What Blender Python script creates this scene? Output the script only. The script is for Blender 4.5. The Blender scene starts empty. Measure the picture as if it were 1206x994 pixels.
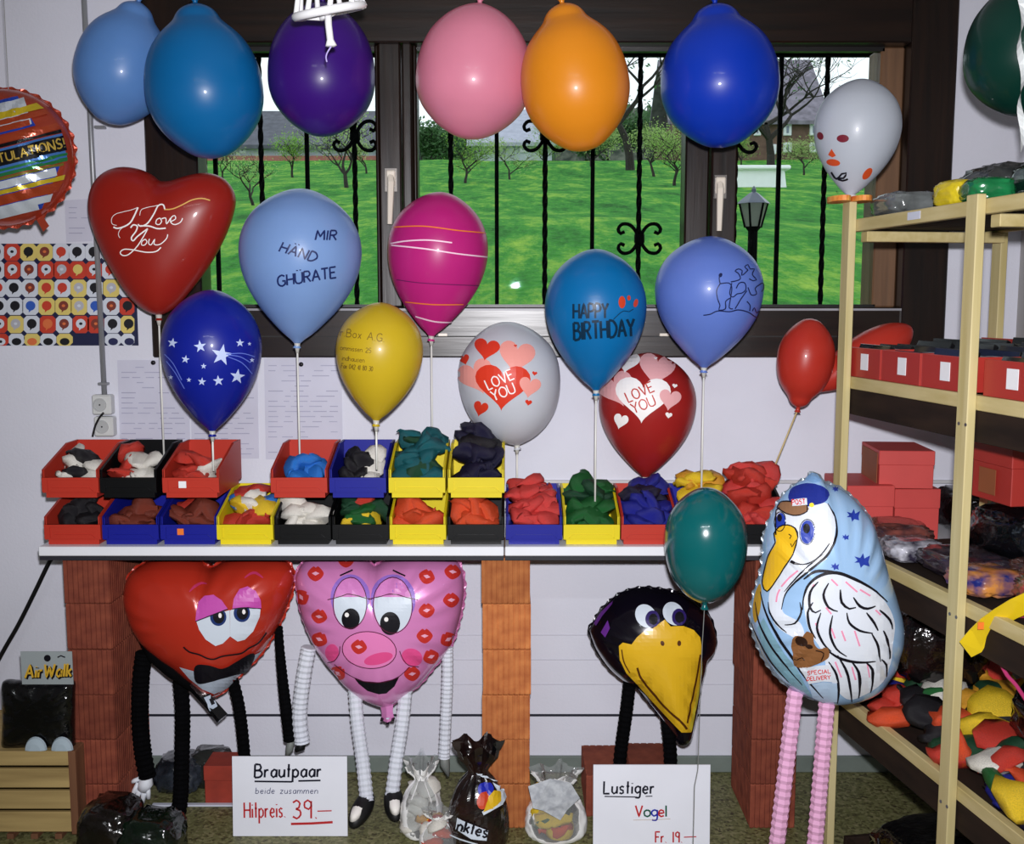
import bpy, bmesh, math, random
from mathutils import Vector, Matrix, noise
from mathutils.bvhtree import BVHTree

scene = bpy.context.scene
COL = scene.collection
rnd = random.Random(7)

# ------------------------------------------------------------------ camera
F, CX, CY = 1250.0, 603.0, 497.0          # focal length and centre in pixels of a 1206x994 frame
TILT = math.radians(6.5)
CAM = Vector((0, 0, 1.38))
cam_data = bpy.data.cameras.new('camera')
cam_data.sensor_fit = 'HORIZONTAL'
cam_data.sensor_width = 36.0
cam_data.lens = F * 36.0 / 1206.0
cam_data.clip_start = 0.05
cam_data.clip_end = 500
camera = bpy.data.objects.new('camera', cam_data)
COL.objects.link(camera)
camera.location = CAM
camera.rotation_euler = (math.pi / 2 - TILT, 0, 0)
scene.camera = camera

# ------------------------------------------------------------------ sky, flash, exposure
scene.view_settings.view_transform = 'Standard'
scene.view_settings.look = 'None'
scene.view_settings.gamma = 1.0
scene.view_settings.use_curve_mapping = False
scene.view_settings.exposure = 0.0

world = bpy.data.worlds.new('overcast_sky')
scene.world = world
world.use_nodes = True
wn = world.node_tree.nodes
wn['Background'].inputs[0].default_value = (0.93, 0.95, 1.0, 1)
wn['Background'].inputs[1].default_value = 1.55

# the flash gun of the photographer, just above the lens
fl = bpy.data.lights.new('flash', 'SPOT')
fl.energy = 290
fl.spot_size = math.radians(97)
fl.spot_blend = 1.0
fl.shadow_soft_size = 0.022
fl.color = (0.98, 0.965, 1.0)
flash = bpy.data.objects.new('camera_flash', fl)
flash.location = (0.015, 0.02, 1.47)
flash.rotation_euler = (math.radians(83.5), 0, 0)
COL.objects.link(flash)

# added fill light that lifts the room's ambient level, behind the photographer
tl = bpy.data.lights.new('ceiling_fill', 'AREA')
tl.shape = 'RECTANGLE'; tl.size = 1.5; tl.size_y = 0.12
tl.energy = 22
tl.color = (0.9, 0.97, 1.0)
fill_lamp = bpy.data.objects.new('ceiling_fill', tl)
fill_lamp.location = (-0.2, -0.6, 2.5)
COL.objects.link(fill_lamp)

# ------------------------------------------------------------------ helpers
FWD = Vector((0, math.cos(TILT), -math.sin(TILT)))
UPV = Vector((0, math.sin(TILT), math.cos(TILT)))

def ray(px, py):
    return FWD + Vector((1, 0, 0)) * ((px - CX) / F) - UPV * ((py - CY) / F)

def P(px, py, d):
    """world point at depth d (metres from the camera towards the back wall) seen at that pixel"""
    r = ray(px, py)
    return CAM + r * (d / r.y)

def pxm(d, py=497):
    """metres per pixel at depth d"""
    r = ray(CX, py)
    return d / r.y / F

def lin(c):
    r = []
    for v in c:
        v = v / 255.0
        r.append(v / 12.92 if v <= 0.04045 else ((v + 0.055) / 1.055) ** 2.4)
    return (r[0], r[1], r[2], 1.0)

MATS = {}
def mat(name, rgb, rough=0.5, metal=0.0, coat=0.0, spec=0.5, var=0.0, vscale=8.0, bump=0.0, bscale=60.0,
        trans=0.0, rgb2=None, sub=0.0):
    if name in MATS:
        return MATS[name]
    m = bpy.data.materials.new(name)
    m.use_nodes = True
    nt = m.node_tree
    b = nt.nodes['Principled BSDF']
    c = lin(rgb)
    b.inputs['Base Color'].default_value = c
    b.inputs['Roughness'].default_value = rough
    b.inputs['Metallic'].default_value = metal
    b.inputs['Coat Weight'].default_value = coat
    b.inputs['Coat Roughness'].default_value = 0.08
    b.inputs['Specular IOR Level'].default_value = spec
    m.diffuse_color = c
    tc = None
    if var > 0 or rgb2 or bump > 0:
        tc = nt.nodes.new('ShaderNodeTexCoord')
    if var > 0 or rgb2:
        n = nt.nodes.new('ShaderNodeTexNoise')
        n.inputs['Scale'].default_value = vscale
        n.inputs['Detail'].default_value = 4
        nt.links.new(tc.outputs['Object'], n.inputs['Vector'])
        r = nt.nodes.new('ShaderNodeValToRGB')
        r.color_ramp.elements[0].position = 0.35
        r.color_ramp.elements[1].position = 0.65
        if rgb2:
            c2 = lin(rgb2)
        else:
            c2 = tuple(min(1, v * (1 + var)) for v in c[:3]) + (1,)
            c = tuple(v * (1 - var) for v in c[:3]) + (1,)
        r.color_ramp.elements[0].color = c
        r.color_ramp.elements[1].color = c2
        nt.links.new(n.outputs['Fac'], r.inputs['Fac'])
        nt.links.new(r.outputs['Color'], b.inputs['Base Color'])
    if bump > 0:
        n2 = nt.nodes.new('ShaderNodeTexNoise')
        n2.inputs['Scale'].default_value = bscale
        n2.inputs['Detail'].default_value = 3
        nt.links.new(tc.outputs['Object'], n2.inputs['Vector'])
        bp = nt.nodes.new('ShaderNodeBump')
        bp.inputs['Strength'].default_value = bump
        bp.inputs['Distance'].default_value = 0.01
        nt.links.new(n2.outputs['Fac'], bp.inputs['Height'])
        nt.links.new(bp.outputs['Normal'], b.inputs['Normal'])
    if trans > 0:      # thin translucent skin (latex, paper)
        out = nt.nodes['Material Output']
        tr = nt.nodes.new('ShaderNodeBsdfTranslucent')
        tr.inputs['Color'].default_value = lin(rgb)
        mx = nt.nodes.new('ShaderNodeMixShader')
        mx.inputs['Fac'].default_value = trans
        nt.links.new(b.outputs['BSDF'], mx.inputs[1])
        nt.links.new(tr.outputs['BSDF'], mx.inputs[2])
        nt.links.new(mx.outputs['Shader'], out.inputs['Surface'])
    MATS[name] = m
    return m

def clear_mat(name, tint, opacity, rough=0.08, film=(255, 255, 255)):
    """clear film or window glass: see-through with a glossy skin"""
    if name in MATS:
        return MATS[name]
    m = bpy.data.materials.new(name)
    m.use_nodes = True
    nt = m.node_tree
    nt.nodes.remove(nt.nodes['Principled BSDF'])
    out = nt.nodes['Material Output']
    t = nt.nodes.new('ShaderNodeBsdfTransparent'); t.inputs['Color'].default_value = lin(tint)
    g = nt.nodes.new('ShaderNodeBsdfPrincipled')
    g.inputs['Base Color'].default_value = lin(film)
    g.inputs['Roughness'].default_value = rough
    fr = nt.nodes.new('ShaderNodeFresnel'); fr.inputs['IOR'].default_value = 1.35
    ad = nt.nodes.new('ShaderNodeMath'); ad.operation = 'ADD'; ad.use_clamp = True
    ad.inputs[1].default_value = opacity
    mx = nt.nodes.new('ShaderNodeMixShader')
    nt.links.new(fr.outputs['Fac'], ad.inputs[0])
    nt.links.new(ad.outputs[0], mx.inputs['Fac'])
    nt.links.new(t.outputs['BSDF'], mx.inputs[1])
    nt.links.new(g.outputs['BSDF'], mx.inputs[2])
    nt.links.new(mx.outputs['Shader'], out.inputs['Surface'])
    m.diffuse_color = lin(film)
    MATS[name] = m
    return m

def latex(name, rgb, tr=0.3):
    return mat('latex_' + name, rgb, rough=0.36, coat=0.3, spec=0.4, trans=tr, var=0.05, vscale=5)

def foilm(name, rgb, metal=0.15, rough=0.28):
    return mat('foil_' + name, rgb, rough=rough, metal=metal, coat=0.6, bump=0.12, bscale=9)

def ink(name, rgb, rough=0.4):
    return mat('ink_' + name, rgb, rough=rough, spec=0.3)

ORG = {}

class MB:
    def __init__(self):
        self.v = []; self.f = []
    def add(self, vs, fs):
        o = len(self.v)
        self.v += [Vector(p) for p in vs]
        self.f += [tuple(i + o for i in q) for q in fs]
        return self
    def box(self, a, b):
        (x0, y0, z0), (x1, y1, z1) = a, b
        x0, x1 = min(x0, x1), max(x0, x1); y0, y1 = min(y0, y1), max(y0, y1); z0, z1 = min(z0, z1), max(z0, z1)
        return self.add([(x0, y0, z0), (x1, y0, z0), (x1, y1, z0), (x0, y1, z0), (x0, y0, z1), (x1, y0, z1), (x1, y1, z1), (x0, y1, z1)],
                        [(0, 3, 2, 1), (4, 5, 6, 7), (0, 1, 5, 4), (1, 2, 6, 5), (2, 3, 7, 6), (3, 0, 4, 7)])
    def bbox(self, a, b, c=0.004):
        """box with chamfered edges"""
        (x0, y0, z0), (x1, y1, z1) = a, b
        x0, x1 = min(x0, x1), max(x0, x1); y0, y1 = min(y0, y1), max(y0, y1); z0, z1 = min(z0, z1), max(z0, z1)
        bm = bmesh.new()
        bmesh.ops.create_cube(bm, size=1)
        for v in bm.verts:
            v.co = Vector(((x0 + x1) / 2 + v.co.x * (x1 - x0), (y0 + y1) / 2 + v.co.y * (y1 - y0), (z0 + z1) / 2 + v.co.z * (z1 - z0)))
        bmesh.ops.bevel(bm, geom=bm.edges[:], offset=c, segments=1, affect='EDGES')
        bm.verts.index_update()
        self.add([v.co.copy() for v in bm.verts], [tuple(v.index for v in f.verts) for f in bm.faces])
        bm.free()
        return self
    def rings(self, rings, closed=True, cap0=True, cap1=True):
        n = len(rings[0]); vs = [p for r in rings for p in r]; fs = []
        for i in range(len(rings) - 1):
            for j in range(n if closed else n - 1):
                k = (j + 1) % n
                fs.append((i * n + j, i * n + k, (i + 1) * n + k, (i + 1) * n + j))
        if cap0: fs.append(tuple(range(n - 1, -1, -1)))
        if cap1: fs.append(tuple((len(rings) - 1) * n + j for j in range(n)))
        return self.add(vs, fs)
    def tube(self, pts, r, n=8, cap=True):
        pts = [Vector(p) for p in pts]
        rs = r if isinstance(r, (list, tuple)) else [r] * len(pts)
        rings = []
        up = None
        for i, p in enumerate(pts):
            a = pts[max(0, i - 1)]; b = pts[min(len(pts) - 1, i + 1)]
            t = (b - a)
            if t.length < 1e-9: t = Vector((0, 0, 1))
            t.normalize()
            if up is None:
                up = Vector((0, 1, 0)) if abs(t.y) < 0.9 else Vector((1, 0, 0))
            u = (up - t * up.dot(t))
            if u.length < 1e-6: u = t.orthogonal()
            u.normalize(); up = u
            w = t.cross(u)
            rings.append([p + (u * math.cos(2 * math.pi * k / n) + w * math.sin(2 * math.pi * k / n)) * rs[i] for k in range(n)])
        return self.rings(rings, True, cap, cap)
    def prism(self, poly, d0, d1, axis='x'):
        """extrude a polygon of 2-D points along an axis from d0 to d1"""
        def q(p, d):
            return {'x': (d, p[0], p[1]), 'y': (p[0], d, p[1]), 'z': (p[0], p[1], d)}[axis]
        n = len(poly)
        return self.add([q(p, d0) for p in poly] + [q(p, d1) for p in poly],
                        [tuple(range(n)), tuple(range(2 * n - 1, n - 1, -1))] + [(i, i + n, (i + 1) % n + n, (i + 1) % n) for i in range(n)])
    def bvh(self):
        return BVHTree.FromPolygons([tuple(p) for p in self.v], self.f)

def set_props(o, label=None, cat=None, group=None, kind=None):
    if label: o['label'] = label
    if cat: o['category'] = cat
    if group: o['group'] = group
    if kind: o['kind'] = kind
    return o

def fixmesh(me, smooth):
    bm = bmesh.new(); bm.from_mesh(me)
    bmesh.ops.recalc_face_normals(bm, faces=bm.faces[:])
    bm.to_mesh(me); bm.free()
    if smooth:
        for p in me.polygons: p.use_smooth = True

def meshdata(name, mb, m, org=Vector((0, 0, 0)), smooth=False, recalc=True):
    me = bpy.data.meshes.new(name)
    me.from_pydata([tuple(p - org) for p in mb.v], [], mb.f)
    me.update()
    if recalc: fixmesh(me, smooth)
    elif smooth:
        for p in me.polygons: p.use_smooth = True
    if m: me.materials.append(m)
    return me

def thing(name, label, cat, loc, group=None):
    o = bpy.data.objects.new(name, None)
    o.empty_display_size = 0.02
    COL.objects.link(o)
    o.location = loc
    ORG[o] = Vector(loc)
    return set_props(o, label, cat, group)

def part(name, mb, m, parent, smooth=False, label=None, kind=None, recalc=True):
    org = ORG[parent]
    o = bpy.data.objects.new(name, meshdata(name, mb, m, org, smooth, recalc))
    COL.objects.link(o)
    o.parent = parent
    ORG[o] = org
    if label: o['label'] = label
    if kind: o['kind'] = kind
    return o

def solo(name, mb, m, label=None, cat=None, group=None, kind=None, smooth=False):
    zs = min(p.z for p in mb.v)
    cx = sum(p.x for p in mb.v) / len(mb.v); cy = sum(p.y for p in mb.v) / len(mb.v)
    org = Vector((cx, cy, zs))
    o = bpy.data.objects.new(name, meshdata(name, mb, m, org, smooth))
    o.location = org
    COL.objects.link(o)
    ORG[o] = org
    return set_props(o, label, cat, group, kind)

def copy_tree(o, parent=None, loc=None):
    c = o.copy(); COL.objects.link(c); c.parent = parent
    if loc is not None: c.location = loc
    for ch in o.children:
        copy_tree(ch, c)
    return c

def cat_rom(pts, step=4.0, closed=False):
    """smooth curve through 2-D points, resampled"""
    pts = [Vector((p[0], p[1])) for p in pts]
    n = len(pts); out = []
    rng = range(n if closed else n - 1)
    for i in rng:
        if closed:
            p0, p1, p2, p3 = pts[(i - 1) % n], pts[i], pts[(i + 1) % n], pts[(i + 2) % n]
        else:
            p0, p1, p2, p3 = pts[max(0, i - 1)], pts[i], pts[i + 1], pts[min(n - 1, i + 2)]
        k = max(1, int((p2 - p1).length / step))
        for j in range(k):
            t = j / k
            out.append(0.5 * ((2 * p1) + (p2 - p0) * t + (2 * p0 - 5 * p1 + 4 * p2 - p3) * t * t + (3 * p1 - p0 - 3 * p2 + p3) * t ** 3))
    if not closed: out.append(pts[-1].copy())
    return out

# ---- printing on surfaces: shapes given in photo pixels are laid onto the surface they hit
class Skin:
    def __init__(self, mb, d):
        self.b = mb.bvh(); self.d = d
    def on(self, px, py, lift):
        r = ray(px, py).normalized()
        h = self.b.ray_cast(CAM, r)
        if h[0] is None:
            q = P(px, py, self.d)
            h = self.b.find_nearest(q)
        n = h[1]
        if n.dot(r) > 0: n = -n
        return h[0] + n * lift

def fill(mb, skin, poly, lift=0.0012, step=7.0):
    lift = lift * 1.3 + 0.0007; step = min(step, 4.5)
    bm = bmesh.new()
    vs = [bm.verts.new((p[0], p[1], 0)) for p in poly]
    try:
        bm.faces.new(vs)
    except ValueError:
        bm.free(); return
    xs = [p[0] for p in poly]; ys = [p[1] for p in poly]
    for lo, hi, no in ((min(xs), max(xs), (1, 0, 0)), (min(ys), max(ys), (0, 1, 0))):
        k = int((hi - lo) / step)
        for i in range(1, k + 1):
            c = lo + (hi - lo) * i / (k + 1)
            bmesh.ops.bisect_plane(bm, geom=bm.verts[:] + bm.edges[:] + bm.faces[:], plane_co=Vector(no) * c, plane_no=no)
    bmesh.ops.triangulate(bm, faces=bm.faces[:])
    bm.verts.index_update()
    mb.add([skin.on(v.co.x, v.co.y, lift) for v in bm.verts], [tuple(v.index for v in f.verts) for f in bm.faces])
    bm.free()

def stroke(mb, skin, pts, w, lift=0.0016, smooth=True, step=3.0, taper=False):
    lift = lift * 1.3 + 0.0009
    pts = cat_rom(pts, step) if smooth else [Vector((p[0], p[1])) for p in pts]
    if not smooth:
        q = []
        for a, b in zip(pts[:-1], pts[1:]):
            k = max(1, int((b - a).length / step))
            q += [a + (b - a) * (j / k) for j in range(k)]
        pts = q + [pts[-1]]
    if len(pts) < 2: return
    L = []; R = []
    for i, p in enumerate(pts):
        t = pts[min(len(pts) - 1, i + 1)] - pts[max(0, i - 1)]
        if t.length < 1e-6: t = Vector((1, 0))
        t.normalize()
        ww = w * (0.25 + 0.75 * math.sin(math.pi * (i + 0.5) / len(pts))) if taper else w
        n = Vector((-t.y, t.x)) * ww / 2
        L.append(p + n); R.append(p - n)
    k = len(pts)
    mb.add([skin.on(p.x, p.y, lift) for p in L + R], [(i, i + 1, k + i + 1, k + i) for i in range(k - 1)])

def ell(cx, cy, rx, ry, rot=0, n=28, a0=0, a1=360):
    c, s = math.cos(math.radians(rot)), math.sin(math.radians(rot))
    out = []
    full = (a1 - a0) >= 360
    for i in range(n if full else n + 1):
        a = math.radians(a0 + (a1 - a0) * i / n)
        x, y = rx * math.cos(a), ry * math.sin(a)
        out.append((cx + x * c - y * s, cy + x * s + y * c))
    return out

def heart2d(cx, cy, w, h, rot=0, n=36):
    c, s = math.cos(math.radians(rot)), math.sin(math.radians(rot))
    out = []
    for i in range(n):
        t = 2 * math.pi * i / n
        x = math.sin(t) ** 3 * w / 2
        y = -((13 * math.cos(t) - 5 * math.cos(2 * t) - 2 * math.cos(3 * t) - math.cos(4 * t)) / 29.0) * h - 0.05 * h
        out.append((cx + x * c - y * s, cy + x * s + y * c))
    return out

def star2d(cx, cy, r, rot=0):
    return [(cx + (r if i % 2 == 0 else r * 0.4) * math.sin(math.radians(rot + 36 * i)), cy - (r if i % 2 == 0 else r * 0.4) * math.cos(math.radians(rot + 36 * i))) for i in range(10)]

GLYPH = {
 'A': '.7|0,0 .35,1 .7,0;.13,.36 .57,.36', 'B': '.6|0,0 0,1;~0,1 .4,.97 .5,.77 .36,.56 0,.53;~0,.53 .45,.5 .6,.26 .42,.03 0,0',
 'C': '.65|~.65,.85 .4,1 .1,.85 0,.5 .1,.15 .4,0 .65,.15', 'D': '.68|0,0 0,1;~0,1 .4,.95 .68,.6 .62,.3 .35,.03 0,0',
 'E': '.55|.55,1 0,1 0,0 .55,0;0,.52 .45,.52', 'F': '.5|.55,1 0,1 0,0;0,.52 .42,.52',
 'G': '.7|~.65,.85 .4,1 .1,.85 0,.5 .1,.15 .4,0 .68,.15;.68,.1 .68,.45 .42,.45', 'H': '.62|0,0 0,1;.62,0 .62,1;0,.5 .62,.5',
 'I': '.05|.02,0 .02,1', 'L': '.5|0,1 0,0 .5,0', 'M': '.8|0,0 .08,1 .4,.35 .72,1 .8,0', 'N': '.65|0,0 0,1 .65,0 .65,1',
 'O': '.75|~.37,1 .08,.82 0,.5 .08,.18 .37,0 .67,.18 .75,.5 .67,.82 .37,1', 'P': '.58|0,0 0,1;~0,1 .45,.97 .58,.74 .45,.5 0,.46',
 'R': '.6|0,0 0,1;~0,1 .45,.97 .56,.75 .42,.54 0,.5;.25,.5 .6,0', 'S': '.55|~.52,.86 .3,1 .06,.85 .1,.6 .45,.42 .5,.15 .25,0 0,.13',
 'T': '.65|0,1 .65,1;.32,1 .32,0', 'U': '.65|~0,1 0,.3 .12,.05 .33,0 .55,.06 .65,.3 .65,1', 'V': '.68|0,1 .34,0 .68,1',
 'W': '.9|0,1 .22,0 .45,.8 .68,0 .9,1', 'X': '.6|0,0 .6,1;0,1 .6,0', 'Y': '.65|0,1 .32,.5 .65,1;.32,.5 .32,0',
 'a': '.45|~.45,.5 .25,.6 .05,.45 .03,.15 .2,0 .38,.12 .45,.4;.45,.6 .45,0', 'b': '.45|0,1 0,0;~0,.1 .2,0 .42,.15 .42,.42 .22,.58 0,.45',
 'd': '.45|.45,1 .45,0;~.45,.5 .25,.6 .04,.45 .03,.15 .2,0 .45,.15', 'e': '.45|~.02,.3 .43,.34 .38,.54 .2,.6 .03,.42 .04,.14 .22,0 .43,.1',
 'g': '.45|~.45,.5 .25,.6 .04,.45 .05,.18 .2,.05 .45,.2;~.45,.6 .45,-.1 .35,-.33 .05,-.3', 'h': '.42|0,1 0,0;~0,.4 .2,.6 .4,.5 .42,0',
 'i': '.06|.03,.58 .03,0;.03,.8 .03,.86', 'k': '.4|0,1 0,0;.38,.6 0,.25;.12,.35 .4,0', 'l': '.06|.03,1 .03,0', 'm': '.7|0,.6 0,0;~0,.4 .18,.6 .34,.5 .35,0;~.35,.4 .52,.6 .68,.5 .7,0',
 'n': '.42|0,.6 0,0;~0,.4 .2,.6 .4,.5 .42,0', 'o': '.48|~.24,.6 .04,.48 0,.3 .05,.1 .24,0 .43,.1 .48,.3 .43,.5 .24,.6',
 'p': '.45|0,.6 0,-.38;~0,.12 .2,0 .42,.15 .42,.45 .22,.6 0,.45', 'r': '.3|0,.6 0,0;~0,.4 .12,.55 .3,.56', 's': '.36|~.36,.52 .2,.6 .03,.5 .08,.34 .3,.25 .33,.08 .16,0 0,.08',
 't': '.25|.12,1 .12,0;0,.6 .25,.6', 'u': '.42|~0,.6 0,.15 .15,0 .35,.1 .42,.3;.42,.6 .42,0', 'x': '.4|0,0 .4,.6;0,.6 .4,0', 'z': '.4|0,.6 .4,.6 0,0 .4,0',
 '0': '.5|~.25,1 .05,.8 0,.5 .05,.2 .25,0 .45,.2 .5,.5 .45,.8 .25,1', '1': '.12|.06,1 .06,0', '2': '.5|~.02,.8 .22,1 .46,.85 .42,.55 0,0;0,0 .5,0', '3': '.5|~.02,.88 .25,1 .47,.83 .4,.6 .2,.53;~.2,.53 .45,.45 .5,.2 .25,0 0,.12',
 '4': '.5|.4,0 .4,1 0,.3 .5,.3', '5': '.5|.46,1 .06,1 .04,.55;~.04,.55 .3,.62 .5,.35 .35,.04 0,.08', '8': '.5|~.25,.54 .06,.68 .1,.92 .25,1 .4,.92 .44,.68 .25,.54 .03,.35 .05,.1 .25,0 .45,.1 .47,.35 .25,.54',
 '9': '.5|~.46,.65 .3,.5 .06,.6 .05,.88 .25,1 .45,.88 .47,.6;.47,.95 .45,0', '.': '.08|.02,0 .06,.04', '-': '.5|0,.42 .5,.42', '!': '.06|.03,1 .03,.3;.03,.06 .03,0', ' ': '.4|',
}
def text(mb, skin, s, x, y, h, w, rot=0, gap=0.22, sx=1.0, slant=0.0, lift=0.0018, width=None):
    """hand lettering: baseline start (x, y) px, capital height h px, line weight w px"""
    c, sn = math.cos(math.radians(rot)), math.sin(math.radians(rot))
    if width:
        tot = sum(float(GLYPH[{'Ä': 'A', 'Ü': 'U'}.get(ch, ch)].split('|')[0]) + gap for ch in s) - gap
        sx = width / (tot * h)
    u = 0.0
    for ch in s:
        dots = False
        base = ch
        if ch in 'ÄÜäü':
            base = {'Ä': 'A', 'Ü': 'U', 'ä': 'a', 'ü': 'u'}[ch]; dots = True
        g = GLYPH[base]
        wd, strokes = g.split('|')
        def tf(a, b):
            X = (u + (a + b * slant) * sx) * h; Y = -b * h
            return (x + X * c - Y * sn, y + X * sn + Y * c)
        for st in strokes.split(';'):
            if not st: continue
            sm = st[0] == '~'
            pts = [tuple(float(q) for q in p.split(',')) for p in st.lstrip('~').split()]
            stroke(mb, skin, [tf(*p) for p in pts], w, lift, smooth=sm, step=max(1.2, h / 8))
        if dots:
            for a in (0.2, 0.5):
                stroke(mb, skin, [tf(a, 1.16), tf(a, 1.26)], w, lift, smooth=False)
        u += (float(wd) + gap) * sx
    return u * h
# ================================================================== the room
YW = 3.0                       # front of the back wall
XL, XR, YB, ZC = -2.3, 1.42, -1.6, 2.56
def struct(name, mb, m, smooth=False):
    return solo(name, mb, m, kind='structure', smooth=smooth)

M_WALL = mat('white_wall_paint', (219, 220, 231), rough=0.85, spec=0.2, var=0.03, vscale=3, bump=0.08, bscale=120)
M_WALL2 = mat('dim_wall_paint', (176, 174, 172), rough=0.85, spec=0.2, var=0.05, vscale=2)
M_CEIL = mat('ceiling_paint', (200, 198, 194), rough=0.9, spec=0.2, var=0.03, vscale=3)

def floor_mat():
    m = mat('speckled_floor', (108, 108, 74), rough=0.55)
    nt = m.node_tree; b = nt.nodes['Principled BSDF']
    tc = nt.nodes.new('ShaderNodeTexCoord')
    v = nt.nodes.new('ShaderNodeTexVoronoi'); v.inputs['Scale'].default_value = 130
    n = nt.nodes.new('ShaderNodeTexNoise'); n.inputs['Scale'].default_value = 70; n.inputs['Detail'].default_value = 5
    r = nt.nodes.new('ShaderNodeValToRGB')
    e = r.color_ramp.elements
    e[0].position = 0.2; e[0].color = lin((62, 52, 34))
    e[1].position = 0.85; e[1].color = lin((150, 142, 106))
    k = e.new(0.42); k.color = lin((104, 104, 64)); k = e.new(0.62); k.color = lin((122, 122, 80))
    mx = nt.nodes.new('ShaderNodeMix'); mx.data_type = 'RGBA'; mx.inputs[0].default_value = 0.5
    nt.links.new(tc.outputs['Object'], v.inputs['Vector']); nt.links.new(tc.outputs['Object'], n.inputs['Vector'])
    sep = nt.nodes.new('ShaderNodeSeparateColor')
    nt.links.new(v.outputs['Color'], sep.inputs[0])
    ad = nt.nodes.new('ShaderNodeMath'); ad.operation = 'MULTIPLY_ADD'; ad.inputs[1].default_value = 0.5
    nt.links.new(sep.outputs[0], ad.inputs[0])
    hf = nt.nodes.new('ShaderNodeMath'); hf.operation = 'MULTIPLY'; hf.inputs[1].default_value = 0.5
    nt.links.new(n.outputs['Fac'], hf.inputs[0]); nt.links.new(hf.outputs[0], ad.inputs[2])
    nt.links.new(ad.outputs[0], r.inputs['Fac'])
    nt.links.new(r.outputs['Color'], b.inputs['Base Color'])
    return m

WD = 2.98                      # front of the window frame
wxl, wxr = P(175, 300, WD).x, P(1122, 200, WD).x
gxl, gxr = P(238, 300, WD).x, P(1040, 200, WD).x
wzb, gzb, gzt = P(603, 421, WD).z, P(603, 362, WD).z, P(603, 50, WD).z
wzt = 2.42

struct('floor', MB().box((XL - .2, YB - .2, -0.1), (XR + .2, YW + .25, 0)), floor_mat())
struct('ceiling', MB().box((XL - .2, YB - .2, ZC), (XR + .2, YW + .25, ZC + 0.1)), M_CEIL)
w = MB()
w.box((XL - .2, YW, 0), (wxl + .02, YW + .25, ZC)); w.box((wxr - .02, YW, 0), (XR + .2, YW + .25, ZC))
w.box((wxl + .02, YW, 0), (wxr - .02, YW + .25, wzb + .02)); w.box((wxl + .02, YW, wzt - .02), (wxr - .02, YW + .25, ZC))
struct('wall_back', w, M_WALL)
struct('wall_left', MB().box((XL - .2, YB - .2, 0), (XL, YW, ZC)), M_WALL2)
struct('wall_right', MB().box((XR, YB - .2, 0), (XR + .2, YW, ZC)), M_WALL2)
struct('wall_front', MB().box((XL, YB - .2, 0), (XR, YB, ZC)), M_WALL2)
struct('baseboard_back', MB().bbox((XL, YW - 0.012, 0), (XR, YW, P(603, 889, YW).z), 0.003), mat('baseboard_paint', (112, 122, 116), rough=0.5, var=0.08, vscale=12))
zg = P(603, 842, YW).z
struct('trim_1', MB().box((XL, YW - 0.004, zg - 0.003), (XR, YW, zg + 0.003)), mat('dark_trim', (24, 26, 40), rough=0.5, var=0.1))
zg = P(603, 567, YW).z
struct('trim_2', MB().bbox((P(600, 567, YW).x, YW - 0.010, zg - 0.005), (XR, YW, zg + 0.005), 0.002), mat('pale_trim', (196, 196, 198), rough=0.5, var=0.05))
for k, py in enumerate((748, 777, 806)):
    zz = P(603, py, YW).z
    struct('trim_%d' % (k + 3), MB().box((P(160, py, YW).x, YW - 0.0012, zz - 0.0012), (XR, YW, zz + 0.0012)), mat('panel_seam', (196, 196, 206), rough=0.8, var=0.05))

# ---- window
def wood_mat(name, c1, c2, rough=0.35, axis=2, scale=1.0, coat=0.0, spec=0.5):
    m = mat(name, c1, rough=rough, coat=coat, spec=spec)
    nt = m.node_tree; b = nt.nodes['Principled BSDF']
    tc = nt.nodes.new('ShaderNodeTexCoord'); mp = nt.nodes.new('ShaderNodeMapping')
    s = [40 * scale] * 3; s[axis] = 2.5 * scale
    mp.inputs['Scale'].default_value = s
    n = nt.nodes.new('ShaderNodeTexNoise'); n.inputs['Scale'].default_value = 1.0; n.inputs['Detail'].default_value = 5
    r = nt.nodes.new('ShaderNodeValToRGB')
    r.color_ramp.elements[0].position = 0.3; r.color_ramp.elements[1].position = 0.7
    r.color_ramp.elements[0].color = lin(c1); r.color_ramp.elements[1].color = lin(c2)
    nt.links.new(tc.outputs['Object'], mp.inputs['Vector']); nt.links.new(mp.outputs['Vector'], n.inputs['Vector'])
    nt.links.new(n.outputs['Fac'], r.inputs['Fac']); nt.links.new(r.outputs['Color'], b.inputs['Base Color'])
    bp = nt.nodes.new('ShaderNodeBump'); bp.inputs['Strength'].default_value = 0.15; bp.inputs['Distance'].default_value = 0.004
    nt.links.new(n.outputs['Fac'], bp.inputs['Height']); nt.links.new(bp.outputs['Normal'], b.inputs['Normal'])
    return m
M_FRAME = wood_mat('dark_stained_wood', (15, 10, 9), (36, 22, 15), rough=0.3, axis=2, spec=0.5)
M_FRAMEH = wood_mat('dark_stained_wood_rail', (15, 10, 9), (36, 22, 15), rough=0.3, axis=0, spec=0.5)
M_CASING = wood_mat('brown_casing_wood', (92, 66, 46), (122, 88, 60), rough=0.5, axis=2)
M_GLASS = clear_mat('window_glass', (240, 246, 246), 0.0, rough=0.0, film=(0, 0, 0))

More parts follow.
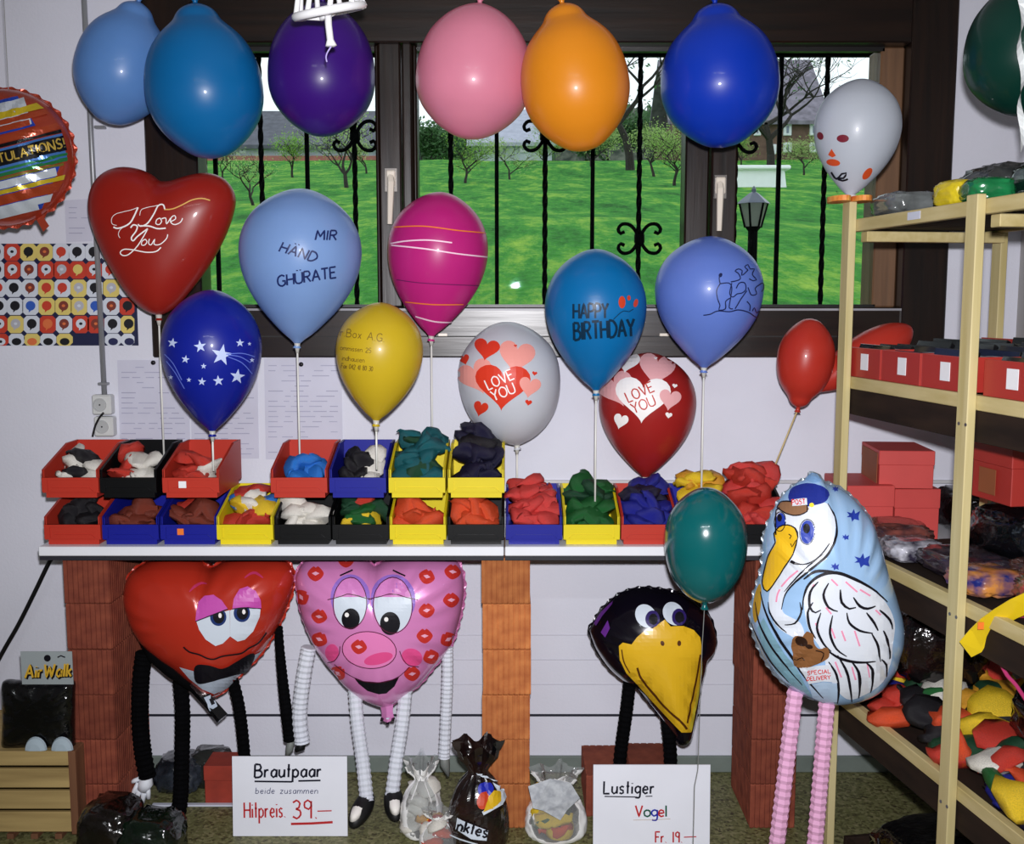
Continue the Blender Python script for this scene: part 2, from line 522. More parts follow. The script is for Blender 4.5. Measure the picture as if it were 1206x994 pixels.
win = thing('window_1', None, None, ((wxl + wxr) / 2, WD, wzb))
win['kind'] = 'structure'
def X(px): return P(px, 300, WD).x
FB = YW + 0.075                 # back of the frame
part('window_frame', MB().bbox((wxl, WD, wzb), (gxl - .004, FB, wzt), .004), M_FRAME, win)
part('window_frame', MB().bbox((X(1064), WD, wzb), (wxr, FB, wzt), .004), M_FRAME, win)
part('window_casing', MB().bbox((gxr, WD + .05, gzb), (X(1064), FB + .06, gzt), .004), M_CASING, win)
part('window_rail', MB().bbox((gxl - .004, WD, gzt), (X(1064), FB, wzt), .004), M_FRAMEH, win)
rl = part('window_rail', MB().bbox((gxl - .004, WD, wzb), (X(1064), FB, gzb), .004), M_FRAMEH, win)
part('groove', MB().box((gxl, WD - .0012, P(603, 397, WD).z), (X(1064), WD + .001, P(603, 395.5, WD).z)), mat('dark_joint', (12, 9, 8), rough=0.6, var=.1), rl)
part('weather_strip', MB().box((gxl, WD - .003, gzb - .009), (X(1064), WD + .001, gzb - .003)), mat('grey_weather_strip', (150, 150, 156), rough=0.4, var=.1), rl)
def stile(a, b, y0=WD):
    return part('window_stile', MB().bbox((X(a), y0, gzb), (X(b), FB, gzt), .005), M_FRAME, win)
stile(443, 448, WD + .02); stile(448, 474); stile(475.5, 487); stile(487, 492, WD + .02)
stile(806, 834, WD + .01); stile(836, 866)
for a, b in ((238, 443), (492, 806), (866, 1040)):
    part('pane', MB().box((X(a), YW + .055, gzb), (X(b), YW + .061, gzt)), M_GLASS, win)
    part('glazing_bead', MB().box((X(a), YW + .03, gzb), (X(b), YW + .05, gzb + .008)).box((X(a), YW + .03, gzt - .012), (X(b), YW + .05, gzt)), mat('black_bead', (20, 18, 18), rough=.4, var=.1), win)
M_HANDLE = mat('cream_plastic', (232, 222, 206), rough=0.3, var=0.03)
for hx, hy in ((460, 204), (848, 212)):
    h = part('handle', MB().bbox(tuple(P(hx - 5, hy + 16, WD - .012)), tuple(P(hx + 6, hy - 3, WD + .002)), .003).tube(
        [P(hx, hy + 5, WD - .012), P(hx, hy + 5, WD - .045), P(hx + 0.5, hy + 10, WD - .05), P(hx - 1, hy + 60, WD - .05)], [.009, .009, .010, .007], 8), M_HANDLE, win)
    part('back_plate', MB().bbox(tuple(P(hx - 7, hy + 22, WD - .003)), tuple(P(hx + 8, hy - 6, WD + .001)), .001), mat('grey_metal', (120, 116, 112), rough=.35, metal=.7, var=.1), h)
for bx, by in ((522, 394), (783, 394)):
    part('screw_cover', MB().bbox(tuple(P(bx - 6, by + 2, WD - .004)), tuple(P(bx + 5, by - 1.5, WD + .001)), .001), M_HANDLE, win)

# ---- wrought-iron grille outside the window
GD = 3.3
M_IRON = mat('black_iron', (5, 5, 6), rough=0.8, spec=0.05, var=0.2, bump=.2, bscale=80)
gr = thing('window_grille', 'black wrought-iron grille with scrolls outside the window', 'grille', (0, GD, P(603, 368, GD).z))
zt, zb = P(603, 64, GD).z, P(603, 372, GD).z
part('top_rail', MB().box((P(200, 64, GD).x, GD - .008, zt - .008), (P(1068, 64, GD).x, GD + .008, zt + .008)), M_IRON, gr)
part('bottom_rail', MB().box((P(200, 64, GD).x, GD - .008, zb - .008), (P(1068, 64, GD).x, GD + .008, zb + .008)), M_IRON, gr)
for k, bx in enumerate((254, 308, 362, 418, 476, 531, 585, 642, 698, 753, 812, 866, 917, 971, 1031)):
    px_x = P(bx, 200, GD).x
    r = []
    tw = k % 2 == 1
    for i in range(49):
        z = zb + (zt - zb) * i / 48
        a = i * 0.55 if tw else 0
        q = .0066
        r.append([Vector((px_x + q * 1.3 * math.cos(a + math.pi / 4 + j * math.pi / 2), GD + q * 1.3 * math.sin(a + math.pi / 4 + j * math.pi / 2), z)) for j in range(4)])
    part('bar', MB().rings(r if tw else [r[0], r[-1]]), M_IRON, gr)
def scroll(cx, cy, s=1.0):
    m = MB()
    for sx in (-1, 1):
        for sy in (-1, 1):
            pts = [(cx + sx * 2, cy), (cx + sx * 4, cy + sy * 8), (cx + sx * 11, cy + sy * 16), (cx + sx * 20, cy + sy * 17), (cx + sx * 25, cy + sy * 11), (cx + sx * 22, cy + sy * 6), (cx + sx * 17.5, cy + sy * 8)]
            q = cat_rom([(cx + (a - cx) * s, cy + (b - cy) * s) for a, b in pts], 2.5)
            m.tube([P(p.x, p.y, GD) for p in q], .006, 6)
    m.tube([P(cx, cy - 5, GD), P(cx, cy + 5, GD)], .016, 8)
    part('scroll', m, M_IRON, gr, smooth=True)
for c in ((418, 160), (642, 160), (753, 281), (866, 162)):
    scroll(*c)

# ================================================================== outdoors
def gz(x, y):
    """height of the meadow"""
    t = max(0.0, y - 3.4)
    base = 1.02 + 0.143 * min(t, 57) + 0.03 * max(0, t - 57)
    return base + 0.25 * noise.noise(Vector((x * 0.15, y * 0.15, 0))) * min(1, t / 8)
def ground_mat():
    m = mat('meadow_grass', (70, 140, 50), rough=0.9, spec=0.1)
    nt = m.node_tree; b = nt.nodes['Principled BSDF']
    tc = nt.nodes.new('ShaderNodeTexCoord')
    mp = nt.nodes.new('ShaderNodeMapping'); mp.inputs['Scale'].default_value = (1.0, 0.25, 1.0)
    n = nt.nodes.new('ShaderNodeTexNoise'); n.inputs['Scale'].default_value = 1.6; n.inputs['Detail'].default_value = 12; n.inputs['Roughness'].default_value = 0.82
    r = nt.nodes.new('ShaderNodeValToRGB'); e = r.color_ramp.elements
    e[0].position = 0.34; e[0].color = lin((22, 70, 26)); e[1].position = 0.66; e[1].color = lin((150, 184, 70))
    k = e.new(0.5); k.color = lin((60, 134, 48))
    nt.links.new(tc.outputs['Object'], mp.inputs['Vector']); nt.links.new(mp.outputs['Vector'], n.inputs['Vector']); nt.links.new(n.outputs['Fac'], r.inputs['Fac'])
    nt.links.new(r.outputs['Color'], b.inputs['Base Color'])
    n2 = nt.nodes.new('ShaderNodeTexNoise'); n2.inputs['Scale'].default_value = 9; n2.inputs['Detail'].default_value = 8
    nt.links.new(tc.outputs['Object'], n2.inputs['Vector'])
    bp = nt.nodes.new('ShaderNodeBump'); bp.inputs['Strength'].default_value = 0.6; bp.inputs['Distance'].default_value = 0.15
    nt.links.new(n2.outputs['Fac'], bp.inputs['Height']); nt.links.new(bp.outputs['Normal'], b.inputs['Normal'])
    return m
g = MB(); ny, nx = 70, 40
ys = [3.3 + (i / (ny - 1)) ** 1.7 * 150 for i in range(ny)]
vs = []; fs = []
for i, y in enumerate(ys):
    for j in range(nx):
        x = (j / (nx - 1) - 0.5) * (14 + y * 1.5)
        vs.append((x, y, gz(x, y)))
for i in range(ny - 1):
    for j in range(nx - 1):
        fs.append((i * nx + j, i * nx + j + 1, (i + 1) * nx + j + 1, (i + 1) * nx + j))
g.add(vs, fs)
struct('meadow', g, ground_mat(), smooth=True)

def house(name, label, x0, x1, d, base_py, eave_py, ridge_py, wallm, roofm, wins, depth=8.0, overhang=0.5, hip=0.0, ledge=None):
    c = P((x0 + x1) / 2, base_py, d)
    h = thing(name, label, 'building', (c.x, d, c.z))
    a, b = P(x0, eave_py, d).x, P(x1, eave_py, d).x
    zb_, ze, zr = c.z - 3, P(603, eave_py, d).z, P(603, ridge_py, d + depth / 2).z
    part('house_wall', MB().box((a, d, zb_), (b, d + depth, ze)), wallm, h)
    o = overhang
    ys_ = [(d - o, ze - .25), (d + depth / 2, zr), (d + depth + o, ze - .25), (d + depth + o, ze - .05), (d + depth / 2, zr + .25), (d - o, ze - .05)]
    m = MB()
    poly0 = [Vector((a - o, y, z)) for y, z in ys_]; poly1 = [Vector((b + o, y, z)) for y, z in ys_]
    for k in (1, 4):
        poly0[k].x += hip; poly1[k].x -= hip
    m.add(poly0 + poly1, [(0, 1, 2, 3, 4, 5), (11, 10, 9, 8, 7, 6)] + [(i, i + 6, (i + 1) % 6 + 6, (i + 1) % 6) for i in range(6)])
    part('roof', m, roofm, h)
    for (wx0, wy0, wx1, wy1) in wins:
        p0, p1 = P(wx0, wy1, d), P(wx1, wy0, d)
        q = part('window', MB().bbox((p0.x, d - .12, p0.z), (p1.x, d + .05, p1.z), .03), mat('white_house_window', (225, 225, 230), rough=.5, var=.05), h)
        part('pane', MB().box((p0.x + .15, d - .14, p0.z + .12), (p1.x - .15, d - .11, p1.z - .12)), mat('dark_house_pane', (120, 130, 150), rough=.2, var=.1), q)
    if ledge:
        p0, p1 = P(x0, ledge[1], d), P(x1, ledge[0], d)
        part('plinth_band', MB().box((p0.x - .1, d - .2, p0.z), (p1.x + .1, d, p1.z)), ledge[2], h)
    return h
M_TILE = mat('grey_roof_tiles', (120, 112, 124), rough=.8, var=.25, vscale=3, bump=.3, bscale=12)
M_TILE2 = mat('dark_roof_tiles', (86, 86, 96), rough=.8, var=.2, vscale=3, bump=.3, bscale=12)
M_TIMBER = mat('brown_timber', (104, 78, 66), rough=.8, var=.2, vscale=4)
M_PLAST = mat('pale_plaster', (190, 196, 206), rough=.8, var=.1, vscale=2)
house('farmhouse', 'brown timber farmhouse with grey tiled roof seen through the right pane', 795, 968, 56, 200, 142, 76, M_TIMBER, M_TILE,
      [(887, 146, 896, 160), (922, 146, 932, 160), (953, 146, 962, 160), (903, 170, 914, 182), (922, 168, 932, 180), (953, 168, 962, 180)],
      overhang=.4)
house('long_barn', 'long low barn with dark roof on the slope behind the left pane', 205, 470, 58, 196, 171, 136, M_PLAST, M_TILE2,
      [(248, 174, 256, 181), (282, 174, 290, 181), (330, 174, 338, 181), (380, 174, 388, 181)], ledge=(184, 192, mat('red_brown_band', (176, 110, 100), rough=.8, var=.15, vscale=2)))
house('gable_house', 'pale house with light grey roof behind the orange balloon', 560, 650, 60, 186, 168, 134, M_PLAST,
      mat('light_roof_tiles', (168, 168, 184), rough=.7, var=.1, vscale=3), [(575, 171, 585, 180), (612, 171, 622, 180)])
p = P(898, 226, 21)
sh = thing('white_shed', 'low white flat-topped shed on the meadow in the right pane', 'shed', (p.x, 21, p.z))
a0, a1 = P(858, 226, 21), P(931, 200, 21); a2 = P(924, 200, 21)
part('shed_wall', MB().add([(a0.x, 21, a0.z - .4), (a1.x, 21, a0.z - .4), (a2.x, 21, a1.z), (a0.x, 21, a1.z), (a0.x, 23, a0.z - .4), (a1.x, 23, a0.z - .4), (a2.x, 23, a1.z), (a0.x, 23, a1.z)],
     [(0, 1, 2, 3), (7, 6, 5, 4), (0, 4, 5, 1), (1, 5, 6, 2), (2, 6, 7, 3), (3, 7, 4, 0)]), mat('white_sheet_metal', (240, 240, 242), rough=.5, var=.03), sh)
part('roof_edge', MB().bbox((a0.x - .1, 20.9, a1.z), (a2.x + .1, 23.1, a1.z + .08), .02), mat('white_sheet_metal', (240, 240, 242)), sh)


hr = MB(); prof_ = [(300, 176), (450, 168), (520, 158), (600, 168), (650, 148), (700, 132), (760, 126), (830, 134), (900, 150), (980, 164), (1060, 172), (1150, 170)]
cr_ = cat_rom(prof_, 6); rows_ = []
for j, (dd, fz) in enumerate(((86, 0.0), (92, .55), (98, .85), (104, 1.0), (125, .9))):
    row = []
    for i, q in enumerate(cr_):
        t_ = P(q.x, q.y, 104); g0 = gz(0, 84) - .5
        zz = g0 + (t_.z - g0) * fz
        row.append(Vector((t_.x, dd, zz + (1.1 * noise.noise(Vector((i * .9, j * 2.3, 1))) + .7 * noise.noise(Vector((i * 2.1, j * 3.3, 4)))) * (fz > 0))))
    rows_.append(row)
hr.rings(rows_, False, False, False)
struct('wooded_hill', hr, mat('woodland', (58, 66, 58), rough=.95, spec=.05, rgb2=(104, 108, 96), vscale=1.2, bump=.8, bscale=2))
M_BARK = mat('dark_bark', (46, 40, 36), rough=.9, var=.3, vscale=20)
LEAFM = [mat('spring_leaf_%d' % i, c, rough=.7, var=.2, vscale=3, trans=.3) for i, c in enumerate([(128, 170, 70), (160, 186, 110), (70, 110, 60), (206, 214, 190)])]
def tree(px, base_py, top_py, d, seed, leafm=None, nleaf=0, label='', spread=0.75, leafsize=1.0, name='orchard_tree', depth=4):
    rr = random.Random(seed)
    b = P(px, base_py, d); b.z = gz(b.x, d) - 0.05
    H = P(px, top_py, d).z - b.z
    if name == 'orchard_tree': H *= 1.3
    t = thing(name, label, 'tree', tuple(b), 'trees on the meadow')
    m = MB(); tips = []
    def grow(p, dr, L, r, lv):
        q = p
        pts = [p]; rs = [r]
        for i in range(3):
            dr = (dr + Vector((rr.uniform(-.25, .25), rr.uniform(-.25, .25), rr.uniform(-.05, .2)))).normalized()
            q = q + dr * L / 3
            pts.append(q); rs.append(r * (1 - .13 * (i + 1)))
        m.tube(pts, rs, 5 if lv < 2 else 3, cap=False)
        if lv >= depth:
            tips.append(q); return
        if lv >= 2: tips.append(pts[2])
        for k in range(3 if lv < 3 else 2):
            a = rr.uniform(0, 2 * math.pi)
            nd = (dr * rr.uniform(.3, .9) + Vector((math.cos(a), math.sin(a), rr.uniform(-.1, .5))) * spread).normalized()
            grow(pts[rr.choice((2, 3, 3))], nd, L * rr.uniform(.72, .95), r * .58, lv + 1)
    grow(b, Vector((0, 0, 1)), H * .30, H * .032, 0)
    part('branches', m, M_BARK, t)
    if nleaf and leafm is not None:
        lf = MB()
        for i in range(nleaf):
            c = rr.choice(tips) + Vector((rr.gauss(0, 1), rr.gauss(0, 1), rr.gauss(0, 1))) * H * .075
            s = H * .012 * leafsize * rr.uniform(.6, 1.5)
            u = Vector((rr.gauss(0, 1), rr.gauss(0, 1), rr.gauss(0, 1))).normalized(); v = u.orthogonal().normalized()
            lf.add([c - u * s, c + v * s * .6, c + u * s, c - v * s * .6], [(0, 1, 2, 3)])
        part('foliage', lf, leafm, t, kind='stuff', recalc=False)
for px, base, top, d_, seed, lm, nl, lab, kw in (
    (409, 262, 150, 22, 3, 1, 1500, 'dark orchard tree in the left pane beside the mullion', dict(spread=.95, depth=5)),
    (300, 300, 190, 15, 4, 1, 900, 'sparse young tree in the left pane behind the red heart balloon', dict(spread=.9, depth=4)),
    (345, 225, 168, 30, 14, 0, 1500, 'small spring tree in the middle of the left pane', dict(leafsize=1.3)),
    (262, 235, 180, 27, 15, 2, 900, 'low dark tree at the left edge of the left pane', dict()),
    (432, 222, 172, 34, 16, 1, 1200, 'pale blossoming tree close to the left mullion', dict(leafsize=1.3)),
    (548, 262, 168, 24, 5, 0, 1800, 'bushy spring tree behind the pink hanging balloon', dict(leafsize=1.2)),
    (600, 240, 175, 30, 17, 1, 1500, 'pale tree between the pink and orange balloons', dict(leafsize=1.3)),
    (640, 225, 165, 37, 6, 0, 1800, 'small leafy tree beneath the orange balloon', dict(leafsize=1.5)),
    (742, 240, 52, 33, 7, 2, 500, 'tall bare tree between the orange and royal blue balloons', dict(spread=.95, depth=6)),
    (697, 228, 150, 40, 8, 1, 2600, 'pale blossoming tree in the middle pane', dict(leafsize=1.5)),
    (793, 290, 165, 22, 9, 0, 1500, 'leafy tree at the right edge of the middle pane', dict(leafsize=1.1, spread=.95, depth=5)),
    (770, 240, 160, 29, 18, 1, 2200, 'white-flowering tree beside the dark mullion', dict(leafsize=1.3)),
    (946, 232, 170, 32, 10, 1, 2600, 'round leafy tree in front of the farmhouse', dict(leafsize=1.4)),
    (983, 285, 225, 18, 11, 2, 60, 'small bare tree low on the meadow in the right pane', dict(spread=.9)),
    (908, 205, 62, 44, 12, 2, 200, 'leafless branching tree in front of the farmhouse roof', dict(spread=1.05, depth=6)),
    (872, 215, 168, 37, 19, 0, 2000, 'dense spring bush beside the white shed', dict(leafsize=1.4))):
    tree(px, base, top, d_, seed, LEAFM[lm], nl, lab, **kw)
for i, (px, top, d_) in enumerate(((690, 136, 72), (722, 128, 80), (757, 138, 66), (786, 132, 80), (815, 142, 72), (498, 146, 76), (526, 152, 84), (1000, 162, 62))):
    tree(px, 195, top, d_, 30 + i, LEAFM[2], 3600, 'dark woodland tree at the top of the slope, ' + ('behind the middle pane' if px > 600 and px < 900 else 'beside the left mullion' if px < 600 else 'behind the face balloon'), leafsize=2.2, spread=.55, name='woodland_tree')

# garden lantern
ld = 3.95
p = P(886, 300, ld)
ln = thing('garden_lantern', 'black garden lantern on a post outside the right pane', 'lantern', (p.x, ld, gz(p.x, ld)))
def ringz(c, r, z, n=6): return [Vector((c.x + r * math.cos(2 * math.pi * k / n), c.y + r * math.sin(2 * math.pi * k / n), z)) for k in range(n)]
u = pxm(ld, 250)
zz = lambda py: P(886, py, ld).z
part('post', MB().tube([Vector((p.x, ld, gz(p.x, ld) - .02)), Vector((p.x, ld, zz(272)))], .018, 8), M_IRON, ln)
part('lantern_roof', MB().rings([ringz(p, 20 * u, zz(240)), ringz(p, 17 * u, zz(237)), ringz(p, 6 * u, zz(228)), ringz(p, 2.5 * u, zz(226)), ringz(p, 3 * u, zz(223)), ringz(p, .5 * u, zz(219))]), mat('grey_painted_metal', (88, 92, 108), rough=.35, var=.1), ln)
part('lantern_glass', MB().rings([ringz(p, 9 * u, zz(267)), ringz(p, 16 * u, zz(240))]), mat('frosted_lantern_glass', (150, 150, 140), rough=.25, var=.1, trans=.4), ln)
m = MB()
for k in range(6):
    m.tube([ringz(p, 9.4 * u, zz(268))[k], ringz(p, 16.5 * u, zz(240))[k]], .004, 4)
m.rings([ringz(p, 6 * u, zz(272)), ringz(p, 10 * u, zz(267))])
part('lantern_cage', m, M_IRON, ln)
# ================================================================== table on brick pillars
TD = 2.62                                   # front edge of the table
TZ = P(603, 644, TD).z                      # its top
M_TOP = mat('white_laminate', (232, 234, 240), rough=.35, var=.02)
M_UNDER = mat('dark_underside', (30, 30, 40), rough=.6, var=.1)
def board(x0, x1, label):
    t = thing('tabletop', label, 'tabletop', ((x0 + x1) / 2, (TD + YW) / 2, TZ - .04))
    part('board', MB().bbox((x0, TD, TZ - .024), (x1, YW - .014, TZ), .002), M_TOP, t)
    part('under_layer', MB().box((x0, TD + .006, TZ - .036), (x1, YW - .014, TZ - .0242)), M_UNDER, t)  # dark layer under the whole board
xj = P(594, 648, TD).x
board(P(45, 648, TD).x, xj - .0015, 'white tabletop on the left half, carrying the double row of bins')
board(xj + .0015, XR - .005, 'white tabletop on the right half, running behind the wooden rack')

def brick_mat(name, c1, c2):
    m = mat(name, c1, rough=.85, spec=.2)
    nt = m.node_tree; b = nt.nodes['Principled BSDF']
    tc = nt.nodes.new('ShaderNodeTexCoord')
    oi = nt.nodes.new('ShaderNodeObjectInfo')
    n = nt.nodes.new('ShaderNodeTexNoise'); n.inputs['Scale'].default_value = 30; n.inputs['Detail'].default_value = 5
    r = nt.nodes.new('ShaderNodeValToRGB')
    r.color_ramp.elements[0].position = .3; r.color_ramp.elements[1].position = .75
    r.color_ramp.elements[0].color = lin(c1); r.color_ramp.elements[1].color = lin(c2)
    hs = nt.nodes.new('ShaderNodeHueSaturation')
    mr = nt.nodes.new('ShaderNodeMapRange'); mr.inputs['To Min'].default_value = .82; mr.inputs['To Max'].default_value = 1.15
    nt.links.new(oi.outputs['Random'], mr.inputs['Value']); nt.links.new(mr.outputs[0], hs.inputs['Value'])
    nt.links.new(tc.outputs['Object'], n.inputs['Vector']); nt.links.new(n.outputs['Fac'], r.inputs['Fac'])
    nt.links.new(r.outputs['Color'], hs.inputs['Color']); nt.links.new(hs.outputs['Color'], b.inputs['Base Color'])
    bp = nt.nodes.new('ShaderNodeBump'); bp.inputs['Strength'].default_value = .3; bp.inputs['Distance'].default_value = .002
    nt.links.new(n.outputs['Fac'], bp.inputs['Height']); nt.links.new(bp.outputs['Normal'], b.inputs['Normal'])
    return m
M_BRICK = brick_mat('clay_brick', (166, 94, 54), (202, 128, 74))
M_BRICK2 = brick_mat('dark_clay_brick', (112, 54, 42), (144, 76, 56))
def ribbed_brick_mesh(w, dp, h, nrib=9):
    """hollow clay block with vertical combed ribs on all sides"""
    pts = []
    def side(a, b, n):
        a, b = Vector(a), Vector(b); t = (b - a) / n; o = Vector((t.y, -t.x)).normalized()
        for i in range(n):
            p = a + t * i
            pts.append(p); pts.append(p + t * .72); pts.append(p + t * .76 - o * .0032); pts.append(p + t * .96 - o * .0032)
    side((-w / 2, 0), (w / 2, 0), nrib); side((w / 2, 0), (w / 2, dp), nrib * 2); side((w / 2, dp), (-w / 2, dp), nrib); side((-w / 2, dp), (-w / 2, 0), nrib * 2)
    m = MB()
    m.rings([[Vector((p.x * s, dp / 2 + (p.y - dp / 2) * s, z)) for p in pts] for z, s in ((0, .985), (.003, 1), (h - .003, 1), (h, .985))])
    return m
NB = 6
BH = (TZ - .0365) / NB
def pillar(x0, x1, y0, label, bm_):
    wd = x1 - x0
    t = thing('brick_pillar', label, 'pillar', ((x0 + x1) / 2, y0, 0), 'brick pillars under the table')
    me = meshdata('brick', ribbed_brick_mesh(wd, .245, BH - .0015), bm_)
    for i in range(NB):
        o = bpy.data.objects.new('brick', me); COL.objects.link(o); o.parent = t
        o.location = (rnd.uniform(-.002, .002), rnd.uniform(0, .004), i * BH)
        o.rotation_euler = (0, 0, rnd.uniform(-.012, .012))
    return t
PD = 2.655
pillar(P(76, 700, PD).x, P(130, 700, PD).x, PD, 'brown ribbed clay brick pillar beside the wooden crate', M_BRICK2)
pillar(P(568, 700, PD).x, P(625, 700, PD).x, PD, 'orange ribbed clay brick pillar under the middle of the table', M_BRICK)
pillar(P(890, 700, PD).x, P(944, 700, PD).x, PD, 'clay brick pillar behind the stork balloon', M_BRICK2)

# two loose clay blocks on the floor behind the price card of the bird
for k, (xa, xb, yy, lb) in enumerate(((690, 742, 2.72, 'loose red clay block on the floor under the crow\'s left leg'), (744, 800, 2.735, 'loose red clay block on the floor under the crow\'s right leg'))):
    m = ribbed_brick_mesh(P(xb, 900, yy).x - P(xa, 900, yy).x - .003, .2, .115, 6)
    c = P((xa + xb) / 2, 900, yy)
    for v in m.v: v.x += c.x; v.y += yy
    q = solo('clay_block', m, M_BRICK2, lb, 'brick', 'loose clay blocks')

# ================================================================== stacking bins
BW, BDEP, BHT = 67.2 * pxm(2.645, 600), .222, .120
def bin_mesh():
    w = BW / 2 - .001; th = .003
    m = MB()
    prof = [(0, .016), (0, .072), (.15, BHT), (BDEP, BHT), (BDEP, .016)]        # (y, z) side outline
    for s in (-1, 1):
        x0, x1 = s * w, s * (w - th)
        m.prism(prof, min(x0, x1), max(x0, x1), 'x')
        # thick rim along the opening edge
        for (a, b) in ((prof[0], prof[1]), (prof[1], prof[2]), (prof[2], prof[3])):
            dy, dz = b[0] - a[0], b[1] - a[1]; L = math.hypot(dy, dz); ny, nz = -dz / L * .004, dy / L * .004
            m.prism([a, b, (b[0] - ny, b[1] - nz), (a[0] - ny, a[1] - nz)], s * w - .0015 * s, s * (w - .006), 'x')
    m.box((-w, BDEP - th, .016), (w, BDEP, BHT))
    m.box((-w, 0, .013), (w, BDEP, .018))
    m.box((-w + .007, .004, 0), (w - .007, BDEP - .004, .0135))                  # stepped foot
    # front lip with a sunken label field
    lip = .052
    m.box((-w, .0, .016), (w, .004, lip)); m.box((-w, -.003, lip - .006), (w, .004, lip))
    m.box((-w, -.003, .016), (-w + .014, .001, lip)); m.box((w - .014, -.003, .016), (w, .001, lip))
    m.prism([(-w + .013, .016), (-w + .024, .026), (w - .024, .026), (w - .013, .016)], -.003, .001, 'y')
    return m
BINC = {'red': (184, 54, 40), 'blue': (24, 30, 140), 'yellow': (222, 202, 28), 'black': (7, 8, 10)}
BIN_ME = {}
for k, c in BINC.items():
    BIN_ME[k] = meshdata('bin_body_' + k, bin_mesh(), mat('bin_plastic_' + k, c, rough=.38, spec=.3, var=.04, vscale=6))
BINY = 2.642
upper = [(84.5, 'red', 'topmost bin at the left end, holding white and dark balloons'), (152.5, 'black', 'upper row, between two red bins'),
         (226, 'red', 'upper row with a small white tag on its lip'), (353, 'red', 'upper row holding one bright blue balloon'),
         (422, 'blue', 'upper row beside the yellow pair'), (491.5, 'yellow', 'upper row heaped with teal balloons'), (561, 'yellow', 'upper row heaped with navy balloons')]
lower = [(84.5, 'red', 'lower row at the left end, holding black balloons'), (153, 'blue', 'lower row under the black bin'), (221.5, 'blue', 'lower row with an orange tag, holding brown balloons'),
         (288, 'yellow', 'single bin in the gap of the upper row, holding mixed balloons'), (356, 'black', 'lower row holding white balloons'), (424.5, 'black', 'lower row holding green and yellow balloons'),
         (492, 'yellow', 'lower row holding orange balloons under the teal heap'), (560.5, 'black', 'lower row holding orange balloons under the navy heap'),
         (629, 'blue', 'on the right board, heaped with red balloons'), (697, 'yellow', 'on the right board, heaped with green balloons'),
         (765, 'red', 'on the right board, heaped with dark blue balloons'), (832, 'blue', 'behind the green balloon, heaped with yellow balloons'), (897, 'black', 'at the right end, heaped with bright red balloons')]
BINS = {}
def place_bin(row, i, px, colr, lab, z):
    d = BINY
    x = P(px, 600, d).x
    t = thing('stacking_bin', ('%s plastic stacking bin, %s' % (colr, lab)), 'bin', (x, d, z), 'stacking bins on the table')
    o = bpy.data.objects.new('bin_body', BIN_ME[colr]); COL.objects.link(o); o.parent = t; ORG[o] = ORG[t]
    BINS[(row, i)] = t
    return t
for i, (px, c, l) in enumerate(lower): place_bin('lo', i, px, c, l, TZ + .0005)
for i, (px, c, l) in enumerate(upper): place_bin('up', i, px, c, l, TZ + BHT + .001)
t = BINS[('up', 2)]; o = ORG[t]
part('label', MB().box((o.x - .03, o.y - .0045, o.z + .026), (o.x - .011, o.y - .0028, o.z + .043)), mat('white_sticker', (236, 236, 240), rough=.5, var=.02), t, label='small white price tag')
t = BINS[('lo', 2)]; o = ORG[t]
part('label', MB().box((o.x - .028, o.y - .0045, o.z + .026), (o.x - .012, o.y - .0028, o.z + .042)), mat('orange_sticker', (236, 120, 40), rough=.5, var=.02), t, label='small orange tag')

# ---- deflated balloons
def limp(seed, n=9):
    """an empty latex balloon lying crumpled: flattened pear with a neck"""
    rr = random.Random(seed)
    prof = [(0, .0), (.06, .45), (.25, .9), (.5, 1.0), (.7, .75), (.84, .34), (.93, .2), (1, .26)]
    bend = rr.uniform(-.5, .5); m = MB(); rings = []
    for (t, r) in prof:
        ring = []
        for k in range(n):
            a = 2 * math.pi * k / n
            x = math.cos(a) * r * .58; z = math.sin(a) * r * .3
            y = (t - .5) * 1.15
            nz = noise.noise(Vector((x * 3 + seed, y * 3, z * 3))) * .22
            ring.append(Vector((x + bend * y * y, y, z + nz + .18 * math.sin(y * 3 + seed))))
        rings.append(ring)
    m.rings(rings)
    return m
LIMP = [meshdata('limp_balloon_%d' % s, limp(s), None, smooth=True) for s in range(6)]
for me in LIMP: me.materials.append(None)
def limp_balloon(p, s, m, label, group, rr, flat=.42):
    o = bpy.data.objects.new('deflated_balloon', rr.choice(LIMP))
    o.location = p; o.scale = (s, s, s * rr.uniform(.7, 1.1))
    o.rotation_euler = (rr.gauss(0, flat), rr.gauss(0, flat), rr.uniform(0, 6.28))
    COL.objects.link(o)
    o.material_slots[0].link = 'OBJECT'; o.material_slots[0].material = m
    return set_props(o, label, 'balloon', group)
BC = {'white': (236, 232, 222), 'black': (22, 20, 26), 'brown': (124, 52, 36), 'red': (200, 56, 42), 'orange': (222, 80, 40), 'teal': (14, 92, 100), 'navy': (17, 14, 48),
      'green': (18, 92, 38), 'blue': (24, 30, 136), 'sky': (40, 120, 210), 'yellow': (238, 200, 40), 'coral': (214, 66, 62), 'darkgreen': (18, 66, 40), 'pink': (220, 90, 130), 'gold': (224, 160, 40)}
def limpm(c): return mat('limp_latex_' + c, BC[c], rough=.5, trans=.06, var=.14, vscale=45, bump=.5, bscale=70)
